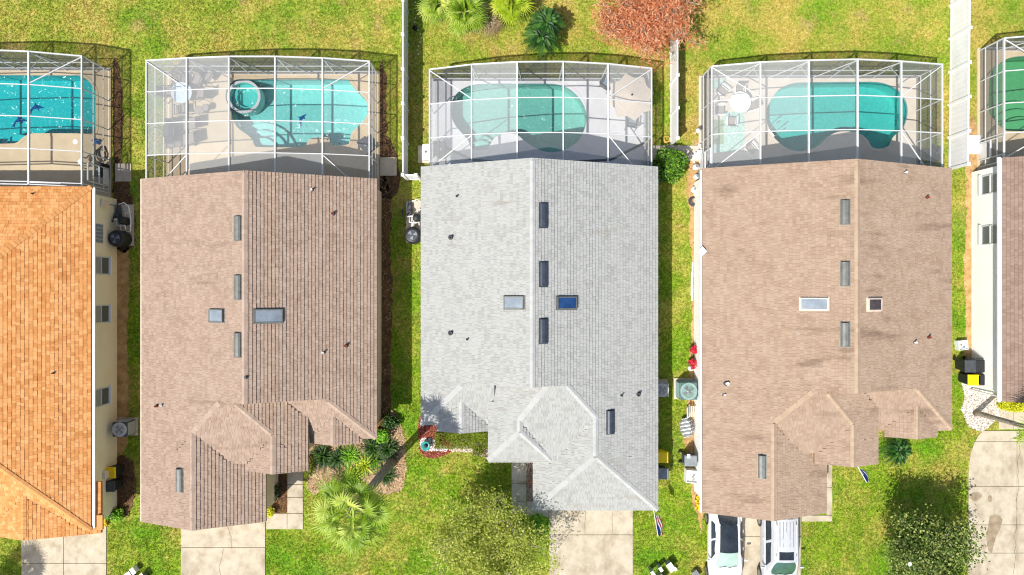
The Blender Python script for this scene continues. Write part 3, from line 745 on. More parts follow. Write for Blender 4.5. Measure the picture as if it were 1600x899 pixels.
skylight(h4, W4, 1272, 475, 1.25, .58, m_fascia_b, m_glassgrey); skylight(h4, E4, 1364, 476, .9, .6, m_fascia_b, m_glassbrown)
for pl, px, py, mt, hh, rr in ((E4,1447,309,m_rust,.28,.06),(E4,1413,270,m_pvc,.3,.05),(E4,1450,527,m_rust,.28,.06),(E4,1428,535,m_pvc,.3,.05),(W4,1135,599,m_pvc,.3,.08),(W4,1131,617,m_pvc,.25,.05)):
    stack(h4, pl, px, py, mt, hh, rr)

# house 3: pale grey roof, hipped garage on the right
root = h3 = empty('house', G(40,-60)); tag(root, 'house with pale grey shingle roof in the middle of the row', 'house', 'single storey houses in a row')
Wp = PL(-131.5,0,2.8,.421,0); E = PL(211,0,2.8,-.366,0); rx3 = (-131.5/S*.421+211/S*.366)/(.421+.366)*S
top3, rk3 = 175, -135
Sc = PL(0,-198.7,2.8,0,.42); B1 = PL(-108.4,0,2.82,.40,0); B2 = PL(-35.2,0,2.82,-.40,0)
DS = PL(0,-134,4.58,0,.33); DW = PL(10.7,0,3.98,.435,0); CE = PL(10.7,0,3.98,-.435,0); CS = PL(0,-246.6,3.28,0,.435)
GW = PL(30.6,0,2.8,.40,0); GS = PL(0,-322,2.8,0,.40)
parts = [(rect(-131.5,211,rk3,top3), [Wp,E]), (rect(-131.5,-25,-198.7,rk3), [Wp,Sc]), (rect(-108.4,-35.2,-208,-150), [B1,B2]),
         (rect(-34.2,211,-250,rk3), [DW,DS,E]), (rect(-34.2,56,-246.6,-150), [DW,CS,CE]), (rect(30.6,211,-322,-150), [GW,E,GS])]
build_roof(root, parts, m_sh3, m_edge3, bright=.7, tabw=(.12,.25), thick=.03)
walls(root, m_stucco_grey, [(-123,202.6,rk3+8,top3-8,2.75),(-122.6,-20,-190,-130,2.74),(-100,-43,-200,-150,2.76),(39,202.2,-313.6,-120,2.73),(-20,44,-215,-120,3.1)])
gable(root, m_stucco_grey, (top3-8)/S-.07, -123, 202.6, 2.6, rx3, 4.95); gable(root, m_stucco_grey, (rk3+6)/S, -123, 202, 2.6, rx3, 4.95)
gable(root, m_stucco_grey, -200/S+.07, -100, -43, 2.6, -71.8, 3.1)
for py in (337,429,517.5): roof_vent(root, E, 848.5, py, m_black_metal)
roof_vent(root, E, 953, 659.5, m_black_metal)
skylight(root, Wp, 804, 473, 1.05, .62, m_galv, m_glassgrey); skylight(root, E, 884.5, 473.5, 1.05, .62, m_galv, m_glassblue)
for pl, px, py, r_ in ((Wp,705,371,.08),(Wp,704.5,520.5,.08),(Wp,714,307,.04),(Wp,730,530.5,.04),(E,997,616,.08),(E,971,618,.04)): stack(root, pl, px, py, m_darkgrey, .28, r_)
q = W(859.5,709,3.2); MB().box((q.x,q.y,3.22), (.16,.42,.2)).build('gutter_outlet', m_darkgrey, root)

# house 1: orange hipped roof at the left edge
root = h1 = empty('house', G(-780,-100)); tag(root, 'house with bright orange shingle roof at the left edge', 'house', 'single storey houses in a row')
E1 = PL(-609.6,0,2.8,-.40,0); N1 = PL(0,146,2.8,0,-.40); S1 = PL(0,-350.7,2.8,0,.40); W1 = PL(-951,0,2.8,.40,0)
GE1 = PL(-599.4,0,2.55,-.32,0); GW1 = PL(-782.4,0,2.55,.32,0)
build_roof(root, [(rect(-951,-609.6,-350.7,146), [E1,N1,S1,W1]), (rect(-782.4,-599.4,-358,-283), [GE1,GW1])], m_sh1, m_edge1, caps='each', expo=.18, tabw=(.12,.25), thick=.016, vis=(-36,0))
walls(root, m_stucco_cream, [(-943,-617,-342,138,2.76),(-775,-617.5,-349,-250,2.45)])
gable(root, m_stucco_cream, -349/S+.07, -775, -612, 2.3, -690.9, 3.4)
for py in (415,491,621): 
    f = 617.0/(800-156.5); window(root, -617/S, (CY-py)/S*f, .80, 2.2, .92, 1)
gb_ = empty('glass_block_window', Vector((-617/S, (CY-365)/S*.957, 1.8))); gb_.parent = root; gb_.location = gb_.location-root.location
for iy in range(5):
    for iz in range(4):
        MB().box((-617/S+.012, (CY-365)/S*.957-.4+.2*iy, 1.45+.2*iz), (.05,.175,.175)).build('glass_block', m_glassgrey, gb_, bevel=.01)
MB().box((-617/S+.004, (CY-365)/S*.957, 1.75), (.03,1.06,.86)).build('frame', m_alu, gb_)
for y0, y1 in ((-349,145),): MB().bar((-606.5/S,y0/S,2.72), (-606.5/S,y1/S,2.72), .11, .1).build('gutter', m_fascia_w, root)
MB().box((-601/S+.1,-341/S,2.68), (.3,.75,.12)).build('roof_return', m_sh1, root)
stack(root, E1, 84, 583, m_rust, .22, .035); stack(root, N1, 52, 303, m_rust, .22, .035)

# house 5: right edge
root = h5 = empty('house', G(880,10)); tag(root, 'house with white side wall and brown roof at the right edge', 'house', 'single storey houses in a row')
W5 = PL(709.6,0,2.8,.40,0); E5 = PL(1050,0,2.8,-.40,0)
build_roof(root, [(rect(709.6,1050,-165,188), [W5,E5])], m_sh5, m_fascia_w, vis=(0,36))
walls(root, m_stucco_white, [(718,1042,-157,180,2.75)])
gable(root, m_stucco_white, 180/S-.07, 718, 1042, 2.6, 880, 5.0); gable(root, m_stucco_white, -157/S+.07, 718, 1042, 2.6, 880, 5.0)
for py in (288,367): window(root, 718/S, (CY-py)/S*.962, .85, 2.15, 1.0, -1)
MB().bar((706/S,-166/S,2.74), (706/S,189/S,2.74), .12, .11).build('gutter', m_fascia_w, root)
MB().tube([(709/S,-163/S,2.7),(714/S,-160/S,2.5),(715.4/S,-159/S,.1)], .04, 8).build('downspout', m_fascia_w, root)
# gutters of the other houses, white box on the gutter
MB().bar(((i4['L']-2)/S, (i4['top']-2)/S, 2.72), ((i4['L']-2)/S, i4['gb']/S, 2.72), .1, .09).build('gutter', m_fascia_w, h4)
MB().bar(((i2['L']-2)/S, i2['top']/S, 2.72), ((i2['L']-2)/S, i2['gb']/S, 2.72), .08, .08).build('gutter', m_fascia_b, h2)
q = W(1096,393,2.85); MB().box((q.x,q.y,2.95), (.36,.36,.1), rz=.75).build('flood_light', m_fascia_w, h4)

# ------------------------------------------------------------------ driveways, walks, beds
EXCL = [list(DECK_POLY[k]) for k in DECK_POLY]
for x0, x1, y0, y1 in ((-943,-617,-349,150),(-527,-204,-210,158),(-527,-365,-330,-150),(-375,-299,-250,-150),(-123,203,-190,176),(39,203,-313,-100),(284,648,-190,176),(284,446,-318,-150),(718,1042,-157,190)):
    EXCL.append(rect(x0, x1, y0, y1))
def slabs(name, label, rects, mat, h=.05, cracks=()):
    q = W((rects[0][0]+rects[0][1])/2, (rects[0][2]+rects[0][3])/2)
    root = empty(name, (q.x,q.y,0)); tag(root, label, kind='structure'); g = .013
    for x0, x1, y0, y1 in rects:
        a, b = W(x0,y1), W(x1,y0); hh = h+R.uniform(-.006,.006)
        mb = MB().prism([(a.x+g,a.y+g),(b.x-g,a.y+g),(b.x-g,b.y-g),(a.x+g,b.y-g)], -.05, hh)
        mb.build('slab', mat, root, bevel=.008); EXCL.append([(a.x-.03,a.y-.03),(b.x+.03,a.y-.03),(b.x+.03,b.y+.03),(a.x-.03,b.y+.03)])
    a = [min(r[0] for r in rects), max(r[1] for r in rects), min(r[2] for r in rects), max(r[3] for r in rects)]
    for pts in cracks:
        pp = []
        for i in range(len(pts)-1):
            for t in range(5):
                u = Vector(pts[i]).lerp(Vector(pts[i+1]), t/5); pp.append(W(u.x+R.uniform(-.8,.8), u.y, 0))
        pp.append(W(*pts[-1])); mb = MB()
        for i in range(len(pp)-1):
            p0, p1 = pp[i].copy(), pp[i+1].copy(); p0.z = p1.z = h+.009; mb.bar(p0, p1, .016, .002)
        mb.build('crack', m_crack, root)
    return root
slabs('driveway', 'concrete driveway below the orange roof', [(34,100,820,880),(100,167,820,880),(34,100,880,980),(100,167,880,980)], m_conc)
slabs('driveway', 'concrete driveway below the taupe garage gable', [(283,415,800,855.5),(283,415,855.5,975)], m_conc, cracks=[((357,822),(361,838),(363,856)),((350,857),(347,872),(343,886),(346,905))])
slabs('driveway', 'tree shaded concrete driveway below the grey hipped garage', [(858,989,780,835.5),(858,989,835.5,960)], m_conc, cracks=[((957,797),(956,812),(958,835)),((914,797),(914,835))])
slabs('driveway', 'concrete driveway under the two parked cars', [(1105,1251,790,838),(1105,1251,838,970)], m_conc)
slabs('walkway', 'concrete front walk with planting bed beside the taupe garage', [(449,474,725,757),(449,474,757,777),(449,474,777,802),(416,449,802,827),(449,474,802,827)], m_conc)
slabs('walkway', 'shaded concrete front walk left of the grey garage', [(799,823,700,755),(799,823,755,783),(799,823,783,808.5),(823,857.5,783,808.5)], m_conc2)
slabs('walkway', 'narrow concrete walk right of the tan garage gable', [(1291,1300,725,762),(1291,1300,762,805),(1252,1300,805,815)], m_conc)
# the curved driveway at the right edge
dr = empty('driveway', (25.6,-12,0)); tag(dr, 'wide concrete driveway with curved corner and dark stain at the right edge', kind='structure')
edge = [(1536,672),(1528,681),(1522,692),(1517,706),(1514,722),(1513,745),(1513,790),(1512,840),(1511,960)]
def slice_edge(y0, y1):
    pts = [p for p in edge if y0 < p[1] < y1]
    f = lambda y: float(np.interp(y, [p[1] for p in edge], [p[0] for p in edge]))
    return [(f(y0), y0)]+pts+[(f(y1), y1)]
for y0, y1 in ((673,690),(690,760),(760,820),(820,864),(864,960)):
    sl = slice_edge(y0+.3, y1-.3)
    MB().prism(P2(sl+[(1588,y1-.3),(1588,y0+.3)]), -.05, .05+R.uniform(-.004,.004)).build('slab', m_conc, dr, bevel=.008)
    MB().prism(P2([(1588.6,y0+.3),(1700,y0+.3),(1700,y1-.3),(1588.6,y1-.3)]), -.05, .05+R.uniform(-.004,.004)).build('slab', m_conc, dr, bevel=.008)
EXCL.append(P2(edge+[(1720,960),(1720,670)]))
m_stain = M('oil_stain', [c(128,112,90), c(164,148,124)], .9, 3, 7)
for pts in ([(1545,808),(1543,822),(1540,838),(1543,858),(1548,864),(1552,852),(1556,838),(1562,825),(1565,812),(1560,806),(1552,805)], [(1514,776),(1516,771),(1528,770),(1533,774),(1529,780),(1520,783)], [(1543,776),(1548,775),(1549,782),(1544,784)]):
    sheet('oil_stain', wobble(P2(spline(pts,3)), .02, .1), [], .0605, m_stain, dr, kind=None)
mb = MB(); pp = [W(1592+R.uniform(-2,2)-.04*(y-690), y) for y in range(690, 900, 9)]
for i in range(len(pp)-1):
    p0, p1 = pp[i].copy(), pp[i+1].copy(); p0.z = p1.z = .06; mb.bar(p0, p1, .018, .002)
mb.build('crack', m_crack, dr)
slabs('walkway', 'pale concrete walk curving behind the palm trunk at the right edge', [(1560,1583,640,671),(1583,1660,640,671)], m_conc)

def bed(name, label, pts, mat, amp=.07, z=.008, chips=None, nchip=0, csize=.1, aspect=.3):
    poly = wobble(P2(spline(pts,2)), amp); o = sheet(name, poly, [], z, mat); o['label'] = label; EXCL.append(poly)
    if chips:
        xs = [p[0] for p in poly]; ys = [p[1] for p in poly]
        x = NR.uniform(min(xs), max(xs), nchip*3); y = NR.uniform(min(ys), max(ys), nchip*3); k = inpoly(x, y, poly)
        ct = np.stack([x[k], y[k], np.full(k.sum(), z+.012)+NR.uniform(0,.03,k.sum())], 1)[:nchip]
        ch = leaves('ground_litter', ct, csize, chips, None, aspect, .85); tag(ch, 'loose litter lying on '+label, 'litter', kind='stuff')
    return o
bed('dirt_strip', 'sandy bare strip along the cream wall', [(178,385),(200,385),(201,450),(199,520),(201,600),(200,690),(178,690)], m_soil, chips=m_chiptan, nchip=250, csize=.1)
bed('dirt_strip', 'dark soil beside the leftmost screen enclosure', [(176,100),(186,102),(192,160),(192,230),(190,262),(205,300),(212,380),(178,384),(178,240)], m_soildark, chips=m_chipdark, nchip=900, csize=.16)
bed('mulch_bed', 'dark mulch behind the bins by the cream wall', [(180,715),(207,720),(212,760),(207,790),(190,812),(178,800)], m_soildark, chips=m_chipdark, nchip=400, csize=.14)
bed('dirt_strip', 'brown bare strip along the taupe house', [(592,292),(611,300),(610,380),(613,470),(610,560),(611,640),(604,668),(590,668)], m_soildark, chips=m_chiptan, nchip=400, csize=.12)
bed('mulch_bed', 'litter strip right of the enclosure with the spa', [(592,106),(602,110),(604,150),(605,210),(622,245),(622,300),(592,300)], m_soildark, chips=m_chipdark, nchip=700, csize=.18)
bed('dirt_strip', 'tan bare strip along the white wall of the tan roofed house', [(1072,285),(1098,225),(1100,800),(1088,798),(1079,770),(1078,720),(1068,690),(1073,640),(1078,560),(1081,470),(1080,390),(1077,330)], m_soil, chips=m_chiptan, nchip=500, csize=.12)
bed('dirt_strip', 'tan bare strip along the white wall at the right edge', [(1507,205),(1530,215),(1522,602),(1506,600),(1509,500),(1505,420),(1510,330)], m_soil, chips=m_chiptan, nchip=250, csize=.1)
bed('mulch_bed', 'tan mulch bed under the plants by the leaning palm', [(476,688),(560,680),(592,668),(612,640),(626,662),(634,700),(634,748),(622,768),(592,772),(570,752),(540,744),(515,752),(490,776),(478,742)], m_mulch, chips=m_chiptan, nchip=2600, csize=.14)
bed('mulch_bed', 'small dark bed between garage wall and front walk', [(419,742),(448.5,742),(448.5,801),(420,801)], m_soildark, .02, chips=m_chipdark, nchip=350, csize=.12)
bed('mulch_bed', 'red mulch bed at the corner of the grey roofed house', [(655,652),(690,652),(686,672),(704,694),(704,706),(692,713),(670,716),(656,706),(654,690)], m_soildark, .04, chips=m_chipred, nchip=2600, csize=.1)
bed('pebble_bed', 'white pebble patch around the teal garden ornament', [(657,688),(664,684),(676,686),(690,696),(700,700),(697,706),(684,704),(668,705),(658,699)], m_white_stone, .03, .012, m_white_stone, 500, .08, .8)
bed('pebble_bed', 'pale pebbles in front of the olive hedge', [(702,698),(735,696),(762,690),(790,690),(790,715),(745,713),(735,706),(708,706)], m_mulch, .05, .01, m_stone, 900, .08, .8)
bed('mulch_bed', 'narrow red and pebble bed beside the shaded front walk', [(823.6,718),(840,718),(840,782.5),(823.6,782.5)], m_stone, .01, .01, m_chipred, 350, .1)
bed('gravel_bed', 'pale gravel around the base of the palm trunk', [(1502,598),(1520,590),(1545,606),(1575,612),(1580,640),(1556,655),(1536,674),(1514,666),(1502,640),(1508,620)], m_stone, .05, .01, m_stone, 3500, .1, .8)

# equipment pads
def pad(px0, px1, py0, py1, label, mat=m_conc2, h=.09):
    a, b = W(px0,py1), W(px1,py0)
    o = MB().prism([(a.x,a.y),(b.x,a.y),(b.x,b.y),(a.x,b.y)], -.05, h).build('concrete_pad', mat, bevel=.015); tag(o, label, 'pad'); EXCL.append([(a.x,a.y),(b.x,a.y),(b.x,b.y),(a.x,b.y)]); return o
pad(181,206,256,284,'square concrete pad outside the leftmost enclosure door', m_conc)
pad(594,620,246,275,'square cream concrete pad right of the enclosure with the spa', m_conc)
pad(653,671,228,255,'grey concrete pad left of the middle enclosure')
pad(1020,1100,228,252,'concrete step pad between shrub and rug enclosure')
pad(1512,1532,212,241,'white concrete pad by the far right enclosure door', m_stucco_white)

# ------------------------------------------------------------------ fences
def fence(label, pts, h=1.68):
    root = empty('vinyl_fence', pts[0]); tag(root, label, 'fence')
    for i, p in enumerate(pts):
        MB().box((p.x,p.y,h/2+.02), (.13,.13,h+.1)).build('post', m_vinyl, root)
        MB().box((p.x,p.y,h+.095), (.19,.19,.06), taper=.6).build('post_cap', m_vinyl_cap, root)
    for a, b in zip(pts, pts[1:]):
        d = (b-a).normalized(); n = d.cross(Vector((0,0,1))); A, B = a+d*.066, b-d*.066
        for z in (.14, h-.06): MB().bar(A+Vector((0,0,z)), B+Vector((0,0,z)), .055, .13).build('rail', m_vinyl_cap, root)
        L = (B-A).length; k = max(1, round(L/.29))
        for i in range(k):
            p0, p1 = A+d*(L*i/k+.004), A+d*(L*(i+1)/k-.004); m = (p0+p1)/2
            MB().box((m.x,m.y,h/2+.03), ((p1-p0).length,.024,h-.3), rz=math.atan2(d.y,d.x)).build('board', m_vinyl, root)
fence('white vinyl privacy fence between the left yard and the palm yard', [W(637,y) for y in (-60,-31,20,71.5,123,174.5,226,281)]+[W(657,281.5)])
fence('short white vinyl fence running down from the rust brown tree', [W(1047.5,y) for y in (-60,-12,34,83,132,181,226)])
fence('bright white vinyl fence left of the green pool', [W(1484.5-.012*y,y) for y in (-92,-41,10,61.5,113,164.5,215.5,265)])

# ------------------------------------------------------------------ vegetation
def arr(l): return np.array(l, float)
def strips(name, paths, widths, mat, parent, tone=None):
    """each leaf blade is a folded strip along a path: paths (n,k,3), widths (n,k), side vectors across"""
    paths = np.asarray(paths, float); n, k, _ = paths.shape
    d = np.gradient(paths, axis=1); up = np.array([0,0,1.]); s = np.cross(d, up); ln = np.linalg.norm(s, axis=2, keepdims=True); s = np.where(ln > 1e-6, s/np.maximum(ln,1e-6), np.array([1.,0,0]))
    w = np.asarray(widths)[..., None]
    L = paths+s*w*.5+up*w*.18; Rr = paths-s*w*.5+up*w*.18
    v = np.stack([L, paths, Rr], 2).reshape(-1,3)
    idx = np.arange(n*k*3).reshape(n,k,3)
    f = np.concatenate([np.stack([idx[:,:-1,a], idx[:,:-1,a+1], idx[:,1:,a+1], idx[:,1:,a]], -1).reshape(-1,4) for a in (0,1)])
    t = NR.random(n) if tone is None else np.asarray(tone); t = np.repeat(t, k-1); t = np.concatenate([t,t])
    return raw(name, v, f, mat, parent, t)
def fan_frond(o, az, el, pet, rad, nseg=20, droop=.5):
    """a palmate leaf: paths of its segments and of its stalk"""
    f = np.array([math.cos(az)*math.cos(el), math.sin(az)*math.cos(el), math.sin(el)]); side = np.array([-math.sin(az), math.cos(az), 0]); up = np.cross(f, side); up = up if up[2] > 0 else -up
    hub = o+f*pet+np.array([0,0,-.10*pet*pet]); ps = []; ws = []
    for j in range(nseg):
        a = (j/(nseg-1)-.5)*math.radians(250); l = rad*(1-.28*abs(a)/2.2)*R.uniform(.9,1.08)
        d = f*math.cos(a)+side*math.sin(a)+up*(.16+.1*math.cos(a)); d /= np.linalg.norm(d)
        t = np.array([0,.35,.68,1.0]); p = hub+d*(t*l)[:,None]; p[:,2] -= droop*l*np.array([0,.05,.28,.72])*R.uniform(.5,1.5); p[3,:2] += NR.normal(0,.05*l,2)
        ps.append(p); ws.append(np.array([.03,.070,.046,.004])*rad)
    st = np.array([o, o+f*pet*.5+[0,0,.02], hub*.98+o*.02, hub]); return ps, ws, st
def fan_palm(name, label, base, crown, nf, pet, rad, mat, group, rtrunk=.16, dead=10, el=(-.5,1.35), droop=.55):
    root = empty(name, base); tag(root, label, 'palm', group)
    b, cc = Vector(base), Vector(crown)
    if (cc-b).length > .6:
        pts = [b.lerp(cc, t)+Vector((0,0,0)) for t in (0,.08,.3,.6,.9,1)]
        MB().tube(pts, [rtrunk*1.5, rtrunk*1.15, rtrunk, rtrunk*.95, rtrunk, rtrunk*.9], 14).build('trunk', m_palmbark, root, smooth=True)
    ps, ws, st, tn = [], [], [], []
    o = np.array(crown)
    for i in range(nf):
        u = i/max(1,nf-1); e = el[1]+(el[0]-el[1])*u**.8; a = i*2.39996+R.uniform(-.2,.2); tt = R.random()
        p, w, s = fan_frond(o+NR.normal(0,.04,3), a, e, pet*R.uniform(.8,1.15)*(.65+.35*min(1,u*2)), rad*R.uniform(.85,1.1), 22, droop)
        ps += p; ws += w; st.append(s); tn += [min(1,max(0,tt*.6+R.random()*.4))]*len(p)
    strips('crown', ps, ws, mat, root, tn)
    strips('stalks', st, np.full((len(st),4), .035), mat, root)
    if dead:
        ps, ws = [], []
        for i in range(dead):
            p, w, s = fan_frond(o-np.array([0,0,.12]), R.uniform(0,6.28), R.uniform(-1.3,-.5), pet*.8, rad*.7, 12, 1.0); ps += p; ws += w
        strips('dead_fronds', ps, ws, m_deadfrond, root)
    return root
def pinnate(name, label, base, crowns, nf, Lf, mat, group=None, cat='palm', npair=30, el=(-.1,1.25), lw=.011, ll=.085, trunk=.12):
    root = empty(name, base); tag(root, label, cat, group); ps, ws, tn, rs = [], [], [], []
    for cr in crowns:
        o = np.array(cr)
        if trunk: MB().tube([Vector(base), Vector(base).lerp(Vector(cr),.5), Vector(cr)], [trunk*1.2, trunk, trunk*.8], 10).build('trunk', m_palmbark, root, smooth=True)
        for i in range(nf):
            u = i/(nf-1); e = el[1]+(el[0]-el[1])*u**.7; a = i*2.39996+R.uniform(-.15,.15); L = Lf*R.uniform(.88,1.08)*(.7+.3*u)
            f = np.array([math.cos(a)*math.cos(e), math.sin(a)*math.cos(e), math.sin(e)]); side = np.array([-math.sin(a), math.cos(a), 0])
            t = np.linspace(0,1,8); rp = o+f*(t*L)[:,None]; rp[:,2] -= .42*L*t**2.2; rs.append(rp[[0,2,4,7]]); tt = R.random()
            for j in range(npair):
                s = .10+.9*j/npair; c0 = o+f*(s*L); c0[2] -= .42*L*s**2.2; l = ll*L*2*math.sin(math.pi*(.12+.83*s))**.6
                for sg in (-1,1):
                    d = f*.45+side*sg+np.array([0,0,.22]); d /= np.linalg.norm(d); p = c0+d*(np.array([0,.5,1])*l)[:,None]; p[:,2] -= l*np.array([0,.02,.2]); ps.append(p); ws.append(np.array([.8,1,.15])*lw*Lf*1.6); tn.append(tt)
    strips('crown', ps, ws, mat, root, tn); strips('stalks', rs, np.full((len(rs),4), .03), mat, root); return root
def strap_plant(name, label, base, n, L, mat, group=None, cat='plant', w=.05, el=(.15,1.4)):
    root = empty(name, base); tag(root, label, cat, group); ps, ws = [], []; o = np.array(base)
    for i in range(n):
        a, e, l = R.uniform(0,6.28), R.uniform(*el), L*R.uniform(.6,1.1); f = np.array([math.cos(a)*math.cos(e), math.sin(a)*math.cos(e), math.sin(e)])
        t = np.array([0,.3,.65,1.]); p = o+NR.normal(0,.05,3)*[1,1,0]+f*(t*l)[:,None]; p[:,2] = np.maximum(p[:,2]-.5*l*t**2.5, .03); ps.append(p); ws.append(np.array([.8,1,.8,.08])*w)
    strips('leaf_blades', ps, ws, mat, root); return root
def shrub(name, label, base, rx, ry, h, n, size, mat, group=None, cat='shrub', lumps=9, flowers=None, nfl=0, box=False):
    root = empty(name, base); tag(root, label, cat, group); b = np.array(base)
    if box: ct = NR.uniform(-1,1,(n,3)); k = NR.integers(0,3,n); sg = np.where(NR.random(n) < .5, -1, 1); ct[np.arange(n), k] = sg*NR.uniform(.86,1.04,n); ct[:,2] = np.abs(ct[:,2]); ct = ct*[rx,ry,h]+b
    else:
        cs = [(R.uniform(-.55,.55)*rx, R.uniform(-.55,.55)*ry, h*R.uniform(.35,.72)) for _ in range(lumps)]; ct = []
        for q in cs:
            m = n//lumps; d = NR.normal(size=(m,3)); d /= np.linalg.norm(d, axis=1)[:,None]; rr = NR.uniform(.55,1.0,m)**.5
            ct.append(np.array(q)+d*rr[:,None]*np.array([rx*.5,ry*.5,h*.36]))
        ct = np.concatenate(ct)+b; ct[:,2] = np.maximum(ct[:,2], .04)
    leaves('foliage', ct, size, mat, root, .6, .55)
    mb = MB()
    for _ in range(7): mb.tube([Vector(base), Vector(base)+Vector((R.uniform(-.5,.5)*rx, R.uniform(-.5,.5)*ry, h*.6))], .018, 5, .008)
    mb.build('stems', m_bark, root)
    if flowers:
        top = ct[ct[:,2] > np.percentile(ct[:,2], 50)]; pk = top[NR.choice(len(top), min(nfl,len(top)), False)]+[0,0,.04]
        leaves('blossoms', pk, .13, flowers, root, .9, .9)
    return root
def tree(name, label, base, h, crown, rx, ry, rz, nlimb, nleaf, size, mat, group=None, aspect=.5, spread=.28, flowers=None, nfl=0, trunk=.12, twig=.012, up=.45, bark=None, sub=(4,4)):
    """tapered trunk, limbs, twigs; leaves cluster round the twig tips inside an uneven crown"""
    root = empty(name, base); tag(root, label, 'tree', group); b = Vector(base); cc = Vector(crown); bark = bark or m_bark
    fork = b.lerp(cc, .45); fork.z = b.z+h*.32
    MB().tube([b, b.lerp(fork,.5)+Vector((.04,.03,0)), fork], [trunk*1.25, trunk, trunk*.85], 10).build('trunk', bark, root, smooth=True)
    lm = MB(); tips = []
    for i in range(nlimb):
        a = i*6.28318/nlimb+R.uniform(-.3,.3); rr = R.uniform(.35,.75); e = cc+Vector((math.cos(a)*rx*rr, math.sin(a)*ry*rr, R.uniform(-.35,.5)*rz))
        m = fork.lerp(e,.5)+Vector((R.uniform(-.15,.15),R.uniform(-.15,.15),.15)); lm.tube([fork, m, e], [trunk*.55, trunk*.35, trunk*.18], 6)
        for j in range(sub[0]):
            p0 = m.lerp(e, R.uniform(.1,1)); e2 = p0+Vector((R.uniform(-1,1)*rx*.5, R.uniform(-1,1)*ry*.5, R.uniform(-.25,.6)*rz*.7))
            dv = e2-cc; q = math.sqrt((dv.x/rx)**2+(dv.y/ry)**2+(dv.z/rz)**2)
            if q > 1: e2 = cc+dv/q
            lm.tube([p0, p0.lerp(e2,.5)+Vector((0,0,.06)), e2], [trunk*.16, trunk*.11, twig], 5); tips.append(e2)
            for k in range(sub[1]):
                p1 = p0.lerp(e2, R.uniform(.3,1)); e3 = p1+Vector((R.uniform(-1,1), R.uniform(-1,1), R.uniform(-.3,.8)))*min(rx,ry)*.24
                lm.tube([p1, e3], twig*1.2, 4, twig*.5); tips.append(e3)
    lm.build('limbs', bark, root)
    tp = np.array([tuple(t) for t in tips]); pick = tp[NR.integers(0,len(tp),nleaf)]; ct = pick+NR.normal(0,spread,(nleaf,3))*[1,1,.7]; ct[:,2] = np.maximum(ct[:,2], .3)
    leaves('crown', ct, size, mat, root, aspect, up)
    if flowers:
        top = ct[ct[:,2] > np.percentile(ct[:,2], 70)]; leaves('blossoms', top[NR.choice(len(top), nfl, False)]+[0,0,.1], .24, flowers, root, .9, .95, jitter=.2)
    return root
# tall leaning palm of the front bed
b = W(612,722); fan_palm('fan_palm', 'tall fan palm with leaning grey trunk in front of the taupe house', b, W(547,803,8.6), 24, 1.1, .98, m_palm, None, .21, 7, (-.5,1.15), .8)
b = W(1524,645); fan_palm('fan_palm', 'palm with slim brown trunk rising from the gravel bed', b, b+Vector((.05,-.05,5.4)), 26, .7, .8, m_palm, None, .13, 8)
fan_palm('fan_palm', 'palm below the left edge whose frond shadows fall on the driveway', Vector((-30.3,-18.6,0)), Vector((-30.3,-18.6,6.4)), 28, .8, .85, m_palm, None, .16, 6)
for px, py, z, nf, pe, ra, mt, lab, dd_ in ((684,6,1.7,18,.55,.85,m_palm,'low green fan palm nearest the fence in the upper middle yard',5), (726,20,2.0,22,.6,.9,m_palm,'low green fan palm with brown skirt between two paler palms',16), (797,6,1.6,18,.55,.8,m_palmyellow,'low yellow green fan palm right of the brown fronds',3)):
    q = W(px,py,z); fan_palm('fan_palm', lab, (q.x,q.y,0), q, nf, pe, ra, mt, 'low palms behind the middle enclosure', .2, dd_, (-.35,1.3), .5)
q = W(762,26,.9); fan_palm('fan_palm', 'withered brown fan palm between the green palms', (q.x,q.y,0), q, 12, .5, .7, m_deadfrond, 'low palms behind the middle enclosure', .2, 10, (-.5,.7), .9)
q1, q2 = W(853,36,1.7), W(846,58,1.5); pinnate('cycad', 'dark green double headed cycad beside the middle enclosure', ((q1.x+q2.x)/2,(q1.y+q2.y)/2,0), [tuple(q1),tuple(q2)], 60, 1.12, m_sago, None, 'cycad')
q = W(1404,706,.7); pinnate('cycad', 'round green cycad under the eave of the tan roofed house', (q.x,q.y,0), [tuple(q)], 60, .92, m_sago, None, 'cycad', trunk=.14)
# rust coloured conifer
q = W(1006,26,3.0); tree('conifer_tree', 'rust brown dying conifer above the middle enclosure', (q.x,q.y,0), 5.2, (q.x,q.y+.1,2.9), 2.95, 2.5, 1.7, 14, 13000, .24, m_rustleaf, None, .16, .22, trunk=.16, twig=.022, up=.72, sub=(6,6))
# front yard trees
q = W(765,862,3.6); tree('sparse_tree', 'sparse pale olive tree in front of the grey roofed house', (q.x+.1,q.y+.2,0), 5.4, (q.x,q.y,3.6), 3.3, 2.9, 1.7, 15, 32000, .12, m_leafolive, None, .5, .24, trunk=.1, sub=(6,6))
q = W(828,832,2.0); shrub('young_tree', 'small bright green sapling beside the shaded front walk', (q.x,q.y,0), 1.3, 1.0, 2.8, 2200, .15, m_leafbright, None, 'sapling', 8)
q = W(1450,862,2.7); tree('flowering_tree', 'small dark green tree with white blossoms on the right lawn', (q.x,q.y,0), 3.8, (q.x,q.y,2.7), 2.5, 1.95, 1.3, 14, 20000, .14, m_leafmixed, None, .6, .26, m_flower_w, 6, trunk=.09, sub=(5,5))
q = W(1048,258,1.0); shrub('round_shrub', 'rounded bright green shrub at the corner of the grey roof', (q.x,q.y,0), .95, 1.0, 1.5, 4200, .15, m_leaf, None, 'shrub', 16)
